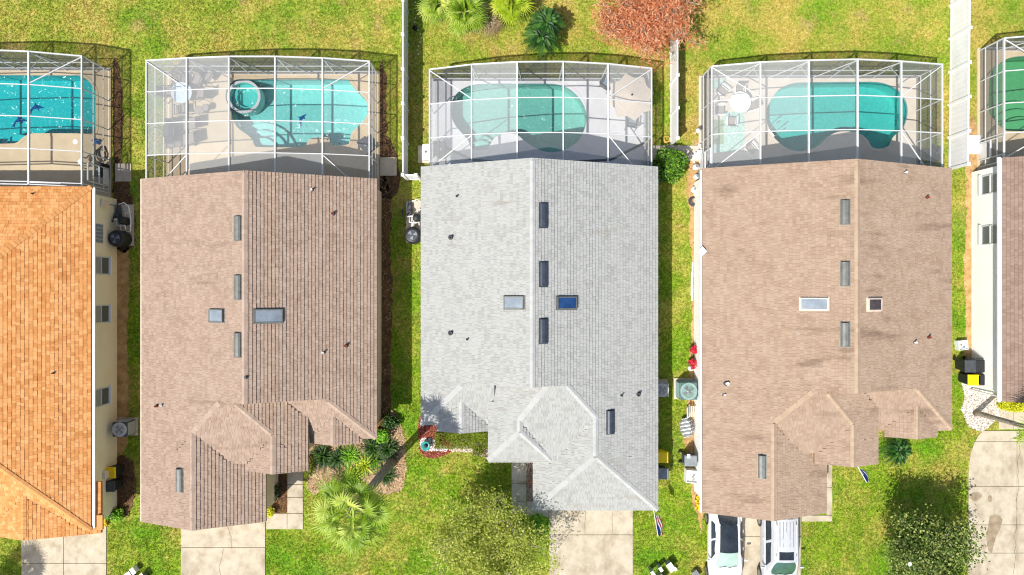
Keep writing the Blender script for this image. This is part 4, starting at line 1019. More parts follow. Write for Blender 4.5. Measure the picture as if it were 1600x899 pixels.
# planting in front of house 2
for px, py, n, L, mt, lab in ((506,712,190,1.1,m_leafdark,'dark strappy plant nearest the bay of the taupe house'), (528,716,150,.95,m_leafdark,'dark strappy plant between the bay and the bright rosette'), (547,712,130,.95,m_leafbright,'bright green rosette plant in the middle of the mulch bed'), (584,698,190,1.1,m_leafdark,'dark strappy plant left of the palm base'), (606,700,170,1.05,m_leafdark,'dark strappy plant behind the palm base'), (603,742,150,.9,m_leafdark,'low dark strappy plant below the palm trunk'), (571,726,120,.95,m_palmyellow,'pale yellow green strappy plant beside the leaning trunk'), (556,740,110,.85,m_palmyellow,'pale strappy plant just above the palm crown'), (528,742,140,.7,m_deadfrond,'straw coloured dry plant at the lower edge of the mulch bed'), (585,718,110,.9,m_leaf,'mid green strappy plant next to the leaning trunk')):
    strap_plant('strap_plant', lab, tuple(W(px,py)), n, L, mt, 'strappy plants in the mulch bed')
for px, py, rx, ry, h, n, sz, mt, lab, grp in ((597,679,.5,.45,.9,900,.13,m_leafbright,'lime green shrub at the corner of the taupe roof',None), (613,657,.55,.5,.7,800,.12,m_leafdark,'dark shrub in the shade of the taupe house corner',None), (486,729,.35,.75,.75,900,.09,m_hedge,'small clipped hedge beside the entry gable',None), (433,765,.3,.55,.8,700,.1,m_leafdark,'dark shrub between the garage wall and the walk',None), (424,796,.3,.3,.6,500,.09,m_leafyellow,'yellow green shrub at the end of the garage wall bed',None),
   (180,797,.4,.4,.7,700,.1,m_leaf,'green shrub against the cream wall',None), (189,803,.38,.38,.6,700,.1,m_leafbright,'lighter green shrub beside the one against the cream wall',None), (748,703,.42,.36,.6,700,.07,m_hedge,'small round clipped shrub on the pale pebbles',None), (836,750,.3,.3,.5,200,.1,m_rustleaf,'reddish shrub in the narrow bed by the shaded walk',None)):
    q = W(px,py); shrub('shrub', lab, (q.x,q.y,0), rx, ry, h, n, sz, mt, grp)
q = W(722,685); shrub('clipped_hedge', 'olive green clipped hedge under the bay of the grey roofed house', (q.x,q.y,0), 1.42, .42, .75, 6500, .055, m_hedge, None, 'hedge', box=True)
for i, (px, py) in enumerate(((1560,628),(1575,634),(1592,634))):
    q = W(px,py); shrub('yellow_shrub', ('yellow shrub against the white wall corner','yellow shrub second from the white wall corner','yellow shrub third from the white wall corner')[i], (q.x,q.y,0), .5, .42, .8, 1100, .09, m_leafyellow, 'yellow shrubs below the brown roof')
q = W(160,816); shrub('flower_plant', 'low yellow flowers at the front corner of the cream wall', (q.x,q.y,0), .4, .25, .3, 350, .08, m_leafyellow, None, 'flowers', 5, m_flower_y, 90)
q = W(1090,784); shrub('flower_plant', 'yellow blossoms at the front corner of the white wall', (q.x,q.y,0), .3, .5, .4, 260, .1, m_leafdark, None, 'flowers', 5, m_flower_y, 90)
q = W(1594,682); strap_plant('strap_plant', 'low green strappy plant at the right picture edge', (q.x,q.y,0), 60, .55, m_palm, None)

# ------------------------------------------------------------------ grass
N = 330000
gx = NR.uniform(-30.5,30.5,N); gy = NR.uniform(-17.6,17.6,N); keep = np.ones(N, bool)
for poly in EXCL:
    xs = [p[0] for p in poly]; ys = [p[1] for p in poly]
    k = np.where(keep & (gx > min(xs)) & (gx < max(xs)) & (gy > min(ys)) & (gy < max(ys)))[0]
    if len(k): keep[k[inpoly(gx[k], gy[k], poly)]] = False
gx, gy = gx[keep], gy[keep]; n = len(gx)
clump = .5+.5*np.sin(gx*2.1+1.3*np.sin(gy*1.7))*np.sin(gy*2.4+1.1*np.sin(gx*1.3))
V = []; T = []
for bl in range(3):
    a = NR.uniform(0,6.283,n); ln = NR.uniform(.05,.12,n)*(.75+.5*clump); le = NR.uniform(.4,1.1,n)*ln; w = NR.uniform(.012,.022,n)
    bx, by = gx+NR.normal(0,.03,n), gy+NR.normal(0,.03,n); ca, sa = np.cos(a), np.sin(a)
    V.append(np.stack([np.stack([bx-sa*w, by+ca*w, np.zeros(n)],1), np.stack([bx+sa*w, by-ca*w, np.zeros(n)],1), np.stack([bx+ca*le, by+sa*le, ln*.75],1)],1))
    T.append(NR.random(n)**2)
V = np.concatenate(V).reshape(-1,3); T = np.concatenate(T)
gr = raw('grass', V, np.arange(len(V)).reshape(-1,3), m_blade, None, T); tag(gr, 'short mixed green and straw coloured lawn grass', 'grass', kind='stuff')

# ------------------------------------------------------------------ yard equipment
def copy_tree(o, parent=None):
    q = o.copy(); COL.objects.link(q); q.parent = parent
    for ch in list(o.children): copy_tree(ch, q)
    return q
def place(o, x, y, z, rz, label, first):
    r = o if first else copy_tree(o)
    r.location = (x,y,z); r.rotation_euler = (0,0,rz); r['label'] = label; return r
def ac_unit(label, q, m_body, m_top, rz=0., s=.82, h=.85):
    root = empty('air_conditioner', (q.x,q.y,0), rz, True); tag(root, label, 'air conditioner', 'outdoor air conditioner units')
    MB().box((0,0,.05), (s+.2,s+.2,.1)).build('pad', m_conc2, root)
    MB().box((0,0,.1+h/2), (s,s,h)).build('cabinet', m_body, root, bevel=.04)
    mb = MB()
    for i in range(16):
        for sx in (-1,1): mb.box((sx*(s/2+.006), 0, .16+i*(h-.12)/16), (.012,s*.86,.02)); mb.box((0, sx*(s/2+.006), .16+i*(h-.12)/16), (s*.86,.012,.02))
    mb.build('louvres', m_top, root)
    zt = .1+h
    MB().lathe((0,0,zt-.002), [(s*.49,0),(s*.49,.03),(s*.38,.035),(s*.36,.012)], 28).build('top_ring', m_top, root)
    MB().lathe((0,0,zt-.0), [(s*.36,.004),(s*.36,.006)], 28).build('fan_well', m_dark, root)
    fan = MB()
    for k in range(4):
        a = k*1.5708+.3; vs = [(.07*math.cos(a),.07*math.sin(a),zt+.018)]
        for t in range(5): b = a-.1+t*.22; vs.append((s*.31*math.cos(b), s*.31*math.sin(b), zt+.014+.004*t))
        vs.append((.07*math.cos(a+.9),.07*math.sin(a+.9),zt+.022)); fan.add(vs, [tuple(range(len(vs)))])
    fan.lathe((0,0,zt+.012), [(.085,0),(.085,.02),(.04,.03)], 14); fan.build('fan', m_metal, root)
    g = MB()
    for rr in (.12,.2,.28,.35): g.tube([(rr*s*math.cos(6.28318*i/28), rr*s*math.sin(6.28318*i/28), zt+.05) for i in range(29)], .0035, 4)
    for k in range(12): a = k*.5236; g.tube([(.08*s*math.cos(a),.08*s*math.sin(a),zt+.052),(.37*s*math.cos(a),.37*s*math.sin(a),zt+.045)], .0035, 4)
    g.build('grille', m_top, root); return root
m_teal = M('pale_teal_enamel', [c(116,146,142), c(142,170,164)], .5, 4); m_tealdark = M('dark_teal_enamel', [c(70,92,92), c(92,114,112)], .5, 4)
ac_unit('grey air conditioner with dark fan by the cream wall', W(202,666), m_darkgrey, M('light_enamel', [c(176,180,182), c(198,202,204)], .5, 4), s=.8)
ac_unit('large pale teal air conditioner by the white wall', W(1068.5,607), m_tealdark, m_teal, s=.95, h=.95)
ac_unit('beige grey air conditioner at the right eave of the grey roof', W(1029,606), m_metal, M('light_enamel_b', [c(176,176,170), c(196,196,190)], .5, 4), s=.75, h=.8)

def bin_(label, q, m_body, m_lid, rz, h=1.0):
    root = empty('wheelie_bin', (q.x,q.y,0), rz, True); tag(root, label, 'bin', 'wheeled rubbish bins')
    vs = []
    for z, a, b in ((.05,.42,.5),(h-.06,.56,.66),(h,.6,.7)): vs += [(sx*a/2, sy*b/2, z) for sx, sy in ((-1,-1),(1,-1),(1,1),(-1,1))]
    MB().add(vs, [(3,2,1,0),(8,9,10,11)]+[(r*4+i,r*4+(i+1)%4,r*4+4+(i+1)%4,r*4+4+i) for r in (0,1) for i in range(4)]).build('body', m_body, root, bevel=.03)
    MB().add([(sx*.31, sy*.36, h+.005) for sx, sy in ((-1,-1),(1,-1),(1,1),(-1,1))]+[(sx*.27, sy*.31, h+.075) for sx, sy in ((-1,-1),(1,-1),(1,1),(-1,1))], [(3,2,1,0),(4,5,6,7)]+[(i,(i+1)%4,4+(i+1)%4,4+i) for i in range(4)]).build('lid', m_lid, root, bevel=.02)
    MB().tube([(-.24,.42,h-.03),(.24,.42,h-.03)], .02, 8).build('handle', m_dark, root)
    for sx in (-1,1):
        wm = MB(); wm.tube([(sx*.25,.34,.13),(sx*.31,.34,.13)], .13, 16); wm.build('wheel', m_dark, root)
    return root
bin_('yellow lidded bin beside the cream wall', W(187.5,731), m_dark, m_yellow, math.pi/2)
bin_('charcoal bin below the yellow lidded one by the cream wall', W(186.5,752), m_dark, m_darkgrey, math.pi/2)
bin_('charcoal bin left of the black one by the right white wall', W(1497,569), m_dark, m_darkgrey, 0)
bin_('black bin touching the right white wall above the yellow lid', W(1513.5,569), m_dark, m_dark, 0)
bin_('yellow lidded bin by the right white wall', W(1503,590), m_dark, m_yellow, -math.pi/2)
bin_('black bin right of the yellow lidded one by the right white wall', W(1517,590), m_dark, m_dark, math.pi/2)
bin_('grey bin with pale label by the white wall', W(1072,713), m_darkgrey, m_grey, math.pi/2)
q = W(1076,713,1.08); tag(MB().box((q.x,q.y,1.08), (.17,.22,.006)).build('paper_label', m_pvc), 'white paper label lying on the grey bin lid', 'label')
bin_('yellow bin peeking out under the grey roof edge', W(1028,708), m_yellow, m_yellow, math.pi/2)
bin_('blue grey bin peeking out under the grey roof edge', W(1028.5,733), m_darkgrey, m_grey, math.pi/2)

def tubes(name, parent, paths, r, mat):
    for p in paths: MB().tube([Vector(t) for t in p], r, 8).build(name, mat, parent, smooth=True)
def pool_gear(label, q, flip=1, m_heat=m_dark):
    """heater, filter tank, pump and white plumbing on a pad"""
    root = empty('pool_equipment', (q.x,q.y,0), 0, True); tag(root, label, 'pool equipment', 'pool pumps and heaters')
    MB().box((0,.35,.04), (1.0,2.3,.08)).build('pad', m_conc2, root)
    MB().lathe((0,-.45,.08), [(.42,0),(.46,.1),(.46,.78),(.38,.88),(.30,.9)], 24).build('heater', m_heat, root)
    MB().lathe((0,-.45,.985), [(.29,0),(.29,.01)], 20).build('fan_well', m_darkgrey, root)
    fan = MB()
    for k in range(3):
        a = k*2.094; fan.add([(.05*math.cos(a),-.45+.05*math.sin(a),1.01),(.27*math.cos(a-.1),-.45+.27*math.sin(a-.1),1.005),(.27*math.cos(a+.7),-.45+.27*math.sin(a+.7),1.015),(.05*math.cos(a+1),-.45+.05*math.sin(a+1),1.015)], [(0,1,2,3)])
    fan.build('fan', m_grey, root)
    MB().lathe((.18,.55,.08), [(.2,0),(.22,.08),(.22,.6),(.16,.75),(.05,.8)], 20).build('filter_tank', m_dark, root)
    mb = MB(); mb.tube([(-.25,.9,.22),(-.25,1.3,.22)], .13, 14); mb.tube([(-.25,1.3,.22),(-.25,1.5,.22)], .1, 12); mb.lathe((-.25,.85,.12), [(.12,0),(.12,.3),(.13,.34),(.05,.37)], 16); mb.build('pump', m_darkgrey, root)
    tubes('pipe', root, [[(.18,.77,.35),(.18,1.0,.35),(.45,1.0,.35),(.45,1.35,.5),(.2,1.55,.5),(-.1,1.45,.5)], [(.45,1.0,.35),(.52,.5,.4),(.5,0,.4),(.3,-.05,.4)], [(-.25,.75,.3),(-.25,.3,.45),(.1,.25,.6),(.3,.3,.6),(.3,.05,.5)], [(-.5,.6,.3),(-.2,.6,.7),(.15,.62,.75)], [(.0,-.02,.3),(-.1,.1,.3),(-.1,.75,.3)]], .032, m_pvc)
    tubes('hose', root, [[(-.5,1.1,.9),(-.62,.9,.6),(-.6,.6,.5),(-.4,.5,.55),(-.3,.8,.6)]], .03, m_dark)
    return root
pool_gear('black round pool heater with white pipes by the cream wall', W(196,362))
pool_gear('pool heater and pump at the left eave of the grey roof', W(648.5,357), 1)
def meter_box(label, px, py, wx, side, z=1.3):
    y = W(px,py,z).y; root = empty('meter_box', (wx,y,0)); tag(root, label, 'box')
    MB().box((wx+side*.09,y,z), (.16,.4,.55)).build('housing', m_stucco_cream, root, bevel=.015)
    MB().box((wx+side*.18,y,z+.02), (.02,.34,.45)).build('door', m_fascia_b, root)
    MB().tube([(wx+side*.09,y,.0),(wx+side*.09,y,z-.27)], .025, 8).build('conduit', m_grey, root)
meter_box('cream electrical box high on the cream wall by the pool gear', 172, 318, -617/S, 1)
meter_box('small utility box on the cream wall near the yellow bin', 168, 741, -617/S, 1, 1.1)

# things along the white wall of the tan roofed house
def coil(label, q, r, mat, n=4):
    root = empty('hose_coil', (q.x,q.y,0)); tag(root, label, 'hose')
    for k in range(n):
        rr = r*(1-.12*k); MB().tube([(q.x+rr*math.cos(6.28318*i/24)+R.uniform(-.01,.01), q.y+rr*math.sin(6.28318*i/24), .05+.05*k) for i in range(25)], .022, 6, cap=False).build('loop', mat, root, smooth=True)
coil('dark coiled garden hose by the white wall', W(1083,315), .26, m_darkgrey)
coil('tan coiled hose beside the round shrub', W(1041,218), .2, M('tan_hose', [c(190,150,70), c(214,176,96)], .5, 6), 3)
for i, (x0, y0, x1, y1) in enumerate(((1082,410,1081,470),(1086,405,1086,488),(1080.5,425,1080,462))):
    a, b = W(x0,y0), W(x1,y1); a.z = b.z = .04
    tag(MB().tube([a,b], .035, 8).build('plastic_pipe', m_pvc), ('white pipe lying in the middle of three by the white wall','longest white pipe lying against the white wall','short white pipe lying farthest from the white wall')[i], 'pipe', 'white pipes lying by the wall')
def bottle(label, px, py, r, h, mat, cat='container'):
    q = W(px,py); root = empty(cat.replace(' ','_'), (q.x,q.y,0)); tag(root, label, cat)
    MB().lathe((q.x,q.y,0), [(r*.9,0),(r,.03),(r,h*.7),(r*.45,h*.88),(r*.4,h)], 14).build('body', mat, root, smooth=True)
    MB().lathe((q.x,q.y,h), [(r*.42,-.02),(r*.42,.05)], 10).build('cap', m_grey, root)
for lab, px, py, r, h, mt in (('white jug nearest the concrete step pad',1086,262,.17,.4,m_pvc),('white jug second from the concrete step pad',1087,277,.15,.38,m_pvc),('grey jug between the white jugs and the wall',1093,270,.13,.4,m_grey),('white jug third from the step pad above the hose coil',1084,297,.19,.36,m_pvc),('white canister behind the red flowers',1078,575,.15,.38,m_pvc)):
    bottle(lab, px, py, r, h, mt)
for px, py, lab in ((1080,545,'red flowering pot plant farther from the teal air conditioner'),(1078,566,'red flowering pot plant next to the white canister')):
    q = W(px,py); root = empty('pot_plant', (q.x,q.y,0)); tag(root, lab, 'pot plant', 'red pot plants by the wall')
    MB().lathe((q.x,q.y,0), [(.12,0),(.17,.28),(.19,.28),(.19,.32),(.15,.31)], 16).build('pot', M('clay', [c(150,84,60), c(176,106,80)], .8, 6), root)
    ct = NR.normal(0,.09,(140,3))+[q.x,q.y,.48]; leaves('leaves', ct, .1, m_leafdark, root, .6, .5)
    ct = NR.normal(0,.10,(90,3))*[1,1,.3]+[q.x,q.y,.60]; leaves('petals', ct, .12, m_flower_r, root, .9, .8, kind='stuff')
def bench_slats(label, q, rz, n, mat, w=.9, d=.6):
    root = empty('slatted_bench', (q.x,q.y,0), rz, True); tag(root, label, 'bench')
    for i in range(n): MB().box((0,-d/2+d*(i+.5)/n,.45), (w,d/n*.6,.03)).build('slat', mat, root)
    for i in range(4): MB().box((0,d/2+.02+.05*i,.55+.11*i), (w,.03,.08)).build('back_slat', mat, root)
    for sx in (-1,1):
        for sy in (-1,1): MB().box((sx*(w/2-.05),sy*(d/2-.05),.22), (.05,.05,.44)).build('leg', m_dark, root)
bench_slats('small pale slatted bench below the teal air conditioner', W(1080,641), math.pi/2, 5, M('pale_wood', [c(190,200,196), c(214,220,216)], .7, 6), .6, .55)
def chair_stack(label, q):                       # folded loungers leaning in a stack
    root = empty('folding_lounger', (q.x,q.y,0), .15, True); tag(root, label, 'lounger')
    for k in range(3):
        o = Vector((-.12*k,.0,.12+.13*k)); pts = [(o.x+.30*math.cos(6.28318*i/20), o.y+.62*math.sin(6.28318*i/20)*(.9-.04*k), o.z) for i in range(21)]
        f = MB().tube(pts, .022, 6, cap=False).build('frame', m_metal, root)
        for j in range(11):
            y = -.5+.1*j; hw = .29*math.sqrt(max(0,1-(y/.56)**2))
            if hw > .05: MB().box((o.x,o.y+y,o.z), (2*hw,.05,.012)).build('strap', m_grey if j%2 else m_pvc, f)
    for sx in (-1,1): MB().tube([(sx*.28,-.4,.0),(sx*.28,0,.36),(sx*.28,.4,0)], .018, 6).build('leg', m_metal, root)
chair_stack('stack of folded strap loungers by the white wall', W(1075,666))
def crate(label, q, s, h, mat, rz=0.):
    root = empty('storage_box', (q.x,q.y,0), rz, True); tag(root, label, 'box')
    mb = MB(); t = .03
    for cx, cy, a, b in ((0,-s/2,s,t),(0,s/2,s,t),(-s/2,0,t,s),(s/2,0,t,s)): mb.box((cx,cy,h/2), (a+(t if a > b else 0),b-(t if b > a else 0),h))
    mb.build('sides', mat, root); MB().box((0,0,h*.72), (s-.04,s-.04,.02)).build('tray', mat, root)
    for i in range(5): MB().lathe((R.uniform(-.2,.2),R.uniform(-.2,.2),h*.73), [(.06,0),(.06,.05),(.03,.06)], 10).build('oddment', R.choice((m_grey,m_stone,m_fascia_b)), root)
crate('open white box with oddments below the grey bin', W(1078,741), .66, .6, m_pvc, -.08)
crate('pale open box beside the lawn by the right white wall', W(1499,539), .5, .35, M('pale_plastic', [c(206,214,218), c(222,228,230)], .6, 5), .1)
# utility pedestals on the front lawn
for i, (px, py, s_, h, mt) in enumerate(((1016,888,.16,.7,m_pvc),(1029,883,.16,.6,m_pvc),(1045,881,.3,.5,m_pvc),(1054,887,.13,.2,m_pvc),(1031,899,.3,.5,m_metal),(1086,895,.3,.3,m_metal),(214,888,.22,.4,m_pvc),(207,897,.3,.35,m_metal),(228,898,.26,.4,m_metal))):
    q = W(px,py); lab = ('leftmost slim white pedestal on the lawn right of the shaded driveway','second slim white pedestal on the lawn right of the shaded driveway','wide white pedestal on the lawn right of the shaded driveway','tiny white marker beside the wide white pedestal','grey utility box below the slim white pedestals','low grey utility box left of the sedan driveway','small white pedestal on the lawn near the bottom left','low grey box left of the small white pedestal','grey box right of the small white pedestal')[i]
    root = empty('utility_pedestal', (q.x,q.y,0), .6, True); tag(root, lab, 'pedestal', 'utility pedestals on the lawn')
    MB().box((0,0,h/2), (s_,s_*1.5,h)).build('housing', mt if i > 2 else m_grey, root, bevel=.015); MB().box((0,0,h+.02), (s_*1.12,s_*1.65,.04)).build('cap', mt, root, bevel=.01)
# string of white pebbles and a dark bucket in the fence shade
sr = empty('stone_row', tuple(W(651,44))); tag(sr, 'scattered row of small white stones in the shade right of the fence', 'stones')
for i in range(14):
    q = W(649+4*math.sin(i*.9)+i*.6, 4+i*6.2); MB().lathe((q.x,q.y,.0), [(.03,0),(.045,.03),(.02,.06)], 8).build('stone', m_white_stone, sr)
q = W(649,46); bk = empty('bucket', (q.x,q.y,0)); tag(bk, 'small black bucket in the shaded strip right of the fence', 'bucket'); MB().lathe((q.x,q.y,0), [(.11,0),(.14,.26),(.15,.26),(.13,.24),(.10,.03)], 16).build('pail', m_dark, bk); MB().tube([(q.x-.14,q.y,.26),(q.x,q.y+.1,.33),(q.x+.14,q.y,.26)], .008, 6).build('handle', m_metal, bk)
# garden ornament: teal glazed bowl with a dark top
q = W(666,695); orn = empty('garden_ornament', (q.x,q.y,0)); tag(orn, 'teal glazed garden ornament on the white pebbles', 'ornament')
m_glaze = M('teal_glaze', [c(30,120,120), c(70,170,164)], .25, 6); MB().lathe((q.x,q.y,0), [(.14,0),(.1,.12),(.2,.3),(.27,.38),(.25,.4),(.12,.3)], 22).build('bowl', m_glaze, orn, smooth=True); MB().lathe((q.x+.02,q.y+.02,.3), [(.09,0),(.11,.1),(.05,.2),(.01,.24)], 14).build('finial', m_darkgrey, orn, smooth=True)
# flags on short poles
def flag(label, px, py, z, d, L, colors, stripes):
    b = W(px,py,z); d = Vector(d).normalized(); root = empty('house_flag', b); tag(root, label, 'flag')
    tip = b+d*L; MB().tube([b, tip], .018, 8).build('pole', m_pvc, root)
    n, k = (7, 6); side = Vector((.82,-.05,-.57)).normalized()
    vs = lambda i, j: b+d*(L*(.25+.72*i/k))+side*(.42*j/n)+Vector((.05*math.sin(i*1.3+j*.6),.03*math.sin(i*.9),0))
    for j in range(n):
        mb = MB()
        for i in range(k): mb.add([vs(i,j),vs(i+1,j),vs(i+1,j+1),vs(i,j+1)], [(0,1,2,3)])
        mb.build('stripe', colors[stripes[j]], root)
    mb = MB(); mm = Vector((.004,0,.004))
    for i in range(3,6):
        for j in range(3): mb.add([vs(i,j)+mm,vs(i+1,j)+mm,vs(i+1,j+1)+mm,vs(i,j+1)+mm], [(0,1,2,3)])
    mb.build('canton', colors[-1], root)
m_fr, m_fw, m_fb = M('flag_red', [c(150,24,36), c(176,38,50)], .8, 8), M('flag_white', [c(222,220,218), c(236,236,234)], .8, 8), M('flag_blue', [c(24,40,96), c(36,60,130)], .8, 8)
flag('red and white striped flag at the corner of the grey garage', 1021, 796, 2.3, (.12,-1,.35), 1.35, [m_fr,m_fw,m_fb], [0,1,0,1,0,1,0])
flag('blue and white flag in front of the entry gable of the tan roofed house', 1339, 727, 2.1, (.45,-1,.3), .95, [m_fb,m_fw,m_fb], [0,0,1,0,0,1,0])

# ------------------------------------------------------------------ patio furniture
m_sling = M('taupe_sling', [c(120,112,104), c(146,138,130)], .8, 20); m_slingdark = M('dark_sling', [c(74,72,72), c(98,96,94)], .8, 20); m_frame = M('bronze_frame', [c(78,72,68), c(100,94,88)], .5, 6); m_frame_w = M('white_frame', [c(222,222,220), c(238,238,236)], .5, 6)
m_slate = M('slate_fabric', [c(104,118,132), c(128,142,154)], .85, 14); m_wicker = M('beige_cushion', [c(184,172,152), c(206,196,178)], .9, 10)
def chair_proto(m_f, m_s, arms=True):
    root = empty('patio_chair', (0,0,0), 0, True); tag(root, 'x', 'chair')
    prof = [(-.25,.42),(-.05,.40),(.18,.39),(.24,.45),(.30,.65),(.36,.9)]
    mb = MB(); vs = [(sx*.25,y,z) for y, z in prof for sx in (-1,1)]; mb.add(vs, [(2*i,2*i+1,2*i+3,2*i+2) for i in range(2)]); mb.build('seat', m_s, root)
    mb = MB(); mb.add(vs, [(2*i,2*i+1,2*i+3,2*i+2) for i in range(2,5)]); mb.build('backrest', m_s, root)
    for sx in (-1,1):
        MB().tube([(sx*.27,y,z) for y, z in prof], .017, 6).build('side_rail', m_f, root)
        MB().tube([(sx*.28,-.26,.0),(sx*.28,-.27,.62)], .016, 6).build('leg', m_f, root); MB().tube([(sx*.28,.34,.0),(sx*.28,.26,.5)], .016, 6).build('leg', m_f, root)
        if arms: MB().box((sx*.28,.0,.63), (.06,.56,.025)).build('armrest', m_f, root)
    return root
def lounger_proto(m_f, m_s):
    root = empty('sun_lounger', (0,0,0), 0, True); tag(root, 'x', 'lounger')
    MB().add([(sx*.3,y,z) for y, z in ((-.95,.33),(.25,.33)) for sx in (-1,1)], [(0,1,3,2)]).build('seat', m_s, root)
    MB().add([(sx*.3,y,z) for y, z in ((.25,.33),(.9,.72)) for sx in (-1,1)], [(0,1,3,2)]).build('backrest', m_s, root)
    for sx in (-1,1):
        MB().tube([(sx*.32,-.97,.32),(sx*.32,.95,.32)], .02, 6).build('side_rail', m_f, root); MB().tube([(sx*.31,.25,.34),(sx*.31,.92,.73)], .017, 6).build('back_rail', m_f, root)
        for y in (-.8,.6): MB().tube([(sx*.31,y,0),(sx*.31,y,.32)], .018, 6).build('leg', m_f, root)
    MB().box((0,.78,.70), (.5,.26,.07), M3=Matrix.Rotation(.54,3,'X')).build('pillow', m_s, root)
    return root
def round_table(label, q, r, m_top, m_leg, h=.73):
    root = empty('round_table', (q.x,q.y,DECKZ), 0, True); tag(root, label, 'table')
    MB().lathe((0,0,h-.03), [(r-.01,0),(r,.015),(r-.01,.03)], 40).build('table_top', m_top, root)
    MB().lathe((0,0,h-.06), [(r*.93,0),(r*.93,.028),(r*.86,.028),(r*.86,0)], 36).build('rim', m_leg, root)
    for k in range(4): a = k*1.5708+.78; MB().tube([(r*.75*math.cos(a),r*.75*math.sin(a),0),(r*.35*math.cos(a),r*.35*math.sin(a),.4),(r*.7*math.cos(a),r*.7*math.sin(a),h-.05)], .02, 6).build('leg', m_leg, root)
m_tglass = M('pale_table_glass', [c(176,196,208), c(196,212,222)], .08, 3, spec=.6); m_cloth = M('white_tabletop', [c(238,238,238), c(246,246,246)], .5, 4)
def chairs(proto, spots, grp):
    for i, (px, py, rz, lab) in enumerate(spots):
        q = W(px,py); o = place(proto, q.x, q.y, DECKZ, rz, lab, i == 0); o['group'] = grp
round_table('round glass topped patio table left of the spa', W(294,151), .58, m_tglass, m_frame)
chairs(chair_proto(m_frame, m_sling), [(313,130,-.4,'taupe patio chair above and right of the glass table'),(320,152,-1.6,'taupe patio chair right of the glass table'),(288,128,.3,'taupe patio chair above the glass table'),(268,148,1.6,'taupe patio chair left of the glass table'),(290,175,3.2,'taupe patio chair below the glass table'),(330,122,-.7,'taupe patio chair nearest the spa, apart from the glass table')], 'taupe patio chairs round the glass table')
chairs(lounger_proto(m_frame, m_sling), [(291,197,-1.57,'taupe lounger below the glass table'),(289,222,-1.45,'taupe lounger nearest the house below the glass table')], 'taupe loungers by the spa')
def small_table(label, px, py, r, mt):
    q = W(px,py); root = empty('side_table', (q.x,q.y,DECKZ), 0, True); tag(root, label, 'side table')
    MB().lathe((0,0,.45), [(r-.01,0),(r,.012),(r-.01,.025)], 24).build('table_top', mt, root)
    for k in range(3): a = k*2.094; MB().tube([(r*.9*math.cos(a),r*.9*math.sin(a),0),(r*.5*math.cos(a),r*.5*math.sin(a),.45)], .014, 6).build('leg', m_frame, root)
small_table('small round grey side table below the patio chairs', 317, 176, .24, m_sling)
small_table('small round side table right of the other grey one', 327, 172, .2, m_sling)
def grill(label, px, py, rz):
    q = W(px,py); root = empty('barbecue_grill', (q.x,q.y,DECKZ), rz, True); tag(root, label, 'grill')
    MB().box((0,0,.45), (.62,.5,.7)).build('cabinet', m_dark, root, bevel=.02); mb = MB(); pr = [(-.27,.8),(-.27,.92),(-.17,1.03),(.1,1.06),(.24,.98),(.27,.82)]
    k = len(pr); mb.add([(sx*.31,y,z) for sx in (-1,1) for y, z in pr], [(i,i+1,k+i+1,k+i) for i in range(k-1)]+[tuple(range(k-1,-1,-1)),tuple(range(k,2*k))]).build('hood', m_darkgrey, root)
    for sx in (-1,1): MB().box((sx*.5,0,.8), (.34,.44,.03)).build('side_shelf', m_dark, root)
    MB().tube([(-.22,-.3,.9),(.22,-.3,.9)], .014, 6).build('handle', m_metal, root)
    for sx in (-1,1): mb = MB(); mb.tube([(sx*.28,.2,.09),(sx*.33,.2,.09)], .09, 12).build('wheel', m_dark, root)
grill('dark barbecue grill against the left screen wall', 276, 211, 1.57)
# storage boxes, covers and small equipment on the decks
def cabinet(label, px, py, sx, sy, h, mat, rz=0., name='deck_box'):
    q = W(px,py); root = empty(name, (q.x,q.y,DECKZ), rz, True); tag(root, label, 'box')
    MB().box((0,0,h/2), (sx,sy,h)).build('body', mat, root, bevel=.02); MB().box((0,0,h+.025), (sx+.05,sy+.05,.05)).build('lid', mat, root, bevel=.015)
    MB().lathe((0,0,h+.05), [(.07,0),(.07,.03),(.04,.04)], 12).build('knob', m_grey, root)
cabinet('charcoal deck box in the lower left corner of the middle enclosure', 691, 237, .42, .85, .55, m_darkgrey)
cabinet('white equipment box outside the left of the middle enclosure', 668, 242, .3, .8, .7, m_pvc, name='equipment_box')
cabinet('dark tilted deck box at the right end of the enclosure with the spa', 574, 230, .55, .8, .4, m_darkgrey, .65)
cabinet('dark panel box at the right end of the rug enclosure', 1454, 243, .5, .6, .45, m_darkgrey, -.3)
cabinet('black panel box by the leftmost enclosure door', 168, 269, .32, .75, .8, m_dark)
# parasol and chairs of the middle enclosure
q = W(985,152,2.05); um = empty('patio_umbrella', (q.x,q.y,DECKZ)); tag(um, 'large beige patio umbrella in the middle enclosure', 'umbrella')
m_canvas = M('beige_canvas', [c(186,170,150), c(202,188,170)], .9, 8)
rim = []; nb = 8; ru = 1.28
for i in range(nb):
    a = i*6.28318/nb+.2; rim.append((ru*math.cos(a), ru*math.sin(a), 2.02)); b_ = a+6.28318/nb/2; rim.append((ru*.80*math.cos(b_), ru*.80*math.sin(b_), 2.12))
for i in range(nb):
    p0, p1, p2 = rim[2*i], rim[2*i+1], rim[(2*i+2)%(2*nb)]; ap = (q.x, q.y, 2.5); f = lambda p, dz=0: (q.x+p[0], q.y+p[1], p[2]+dz)
    MB().add([ap, f(p0), f(p1), f(p2), ], [(0,1,2),(0,2,3)]).build('canopy_panel', m_canvas, um)
    MB().tube([(q.x,q.y,2.45), (q.x+p0[0]*.98,q.y+p0[1]*.98,2.0)], .012, 5).build('rib', m_frame_w, um)
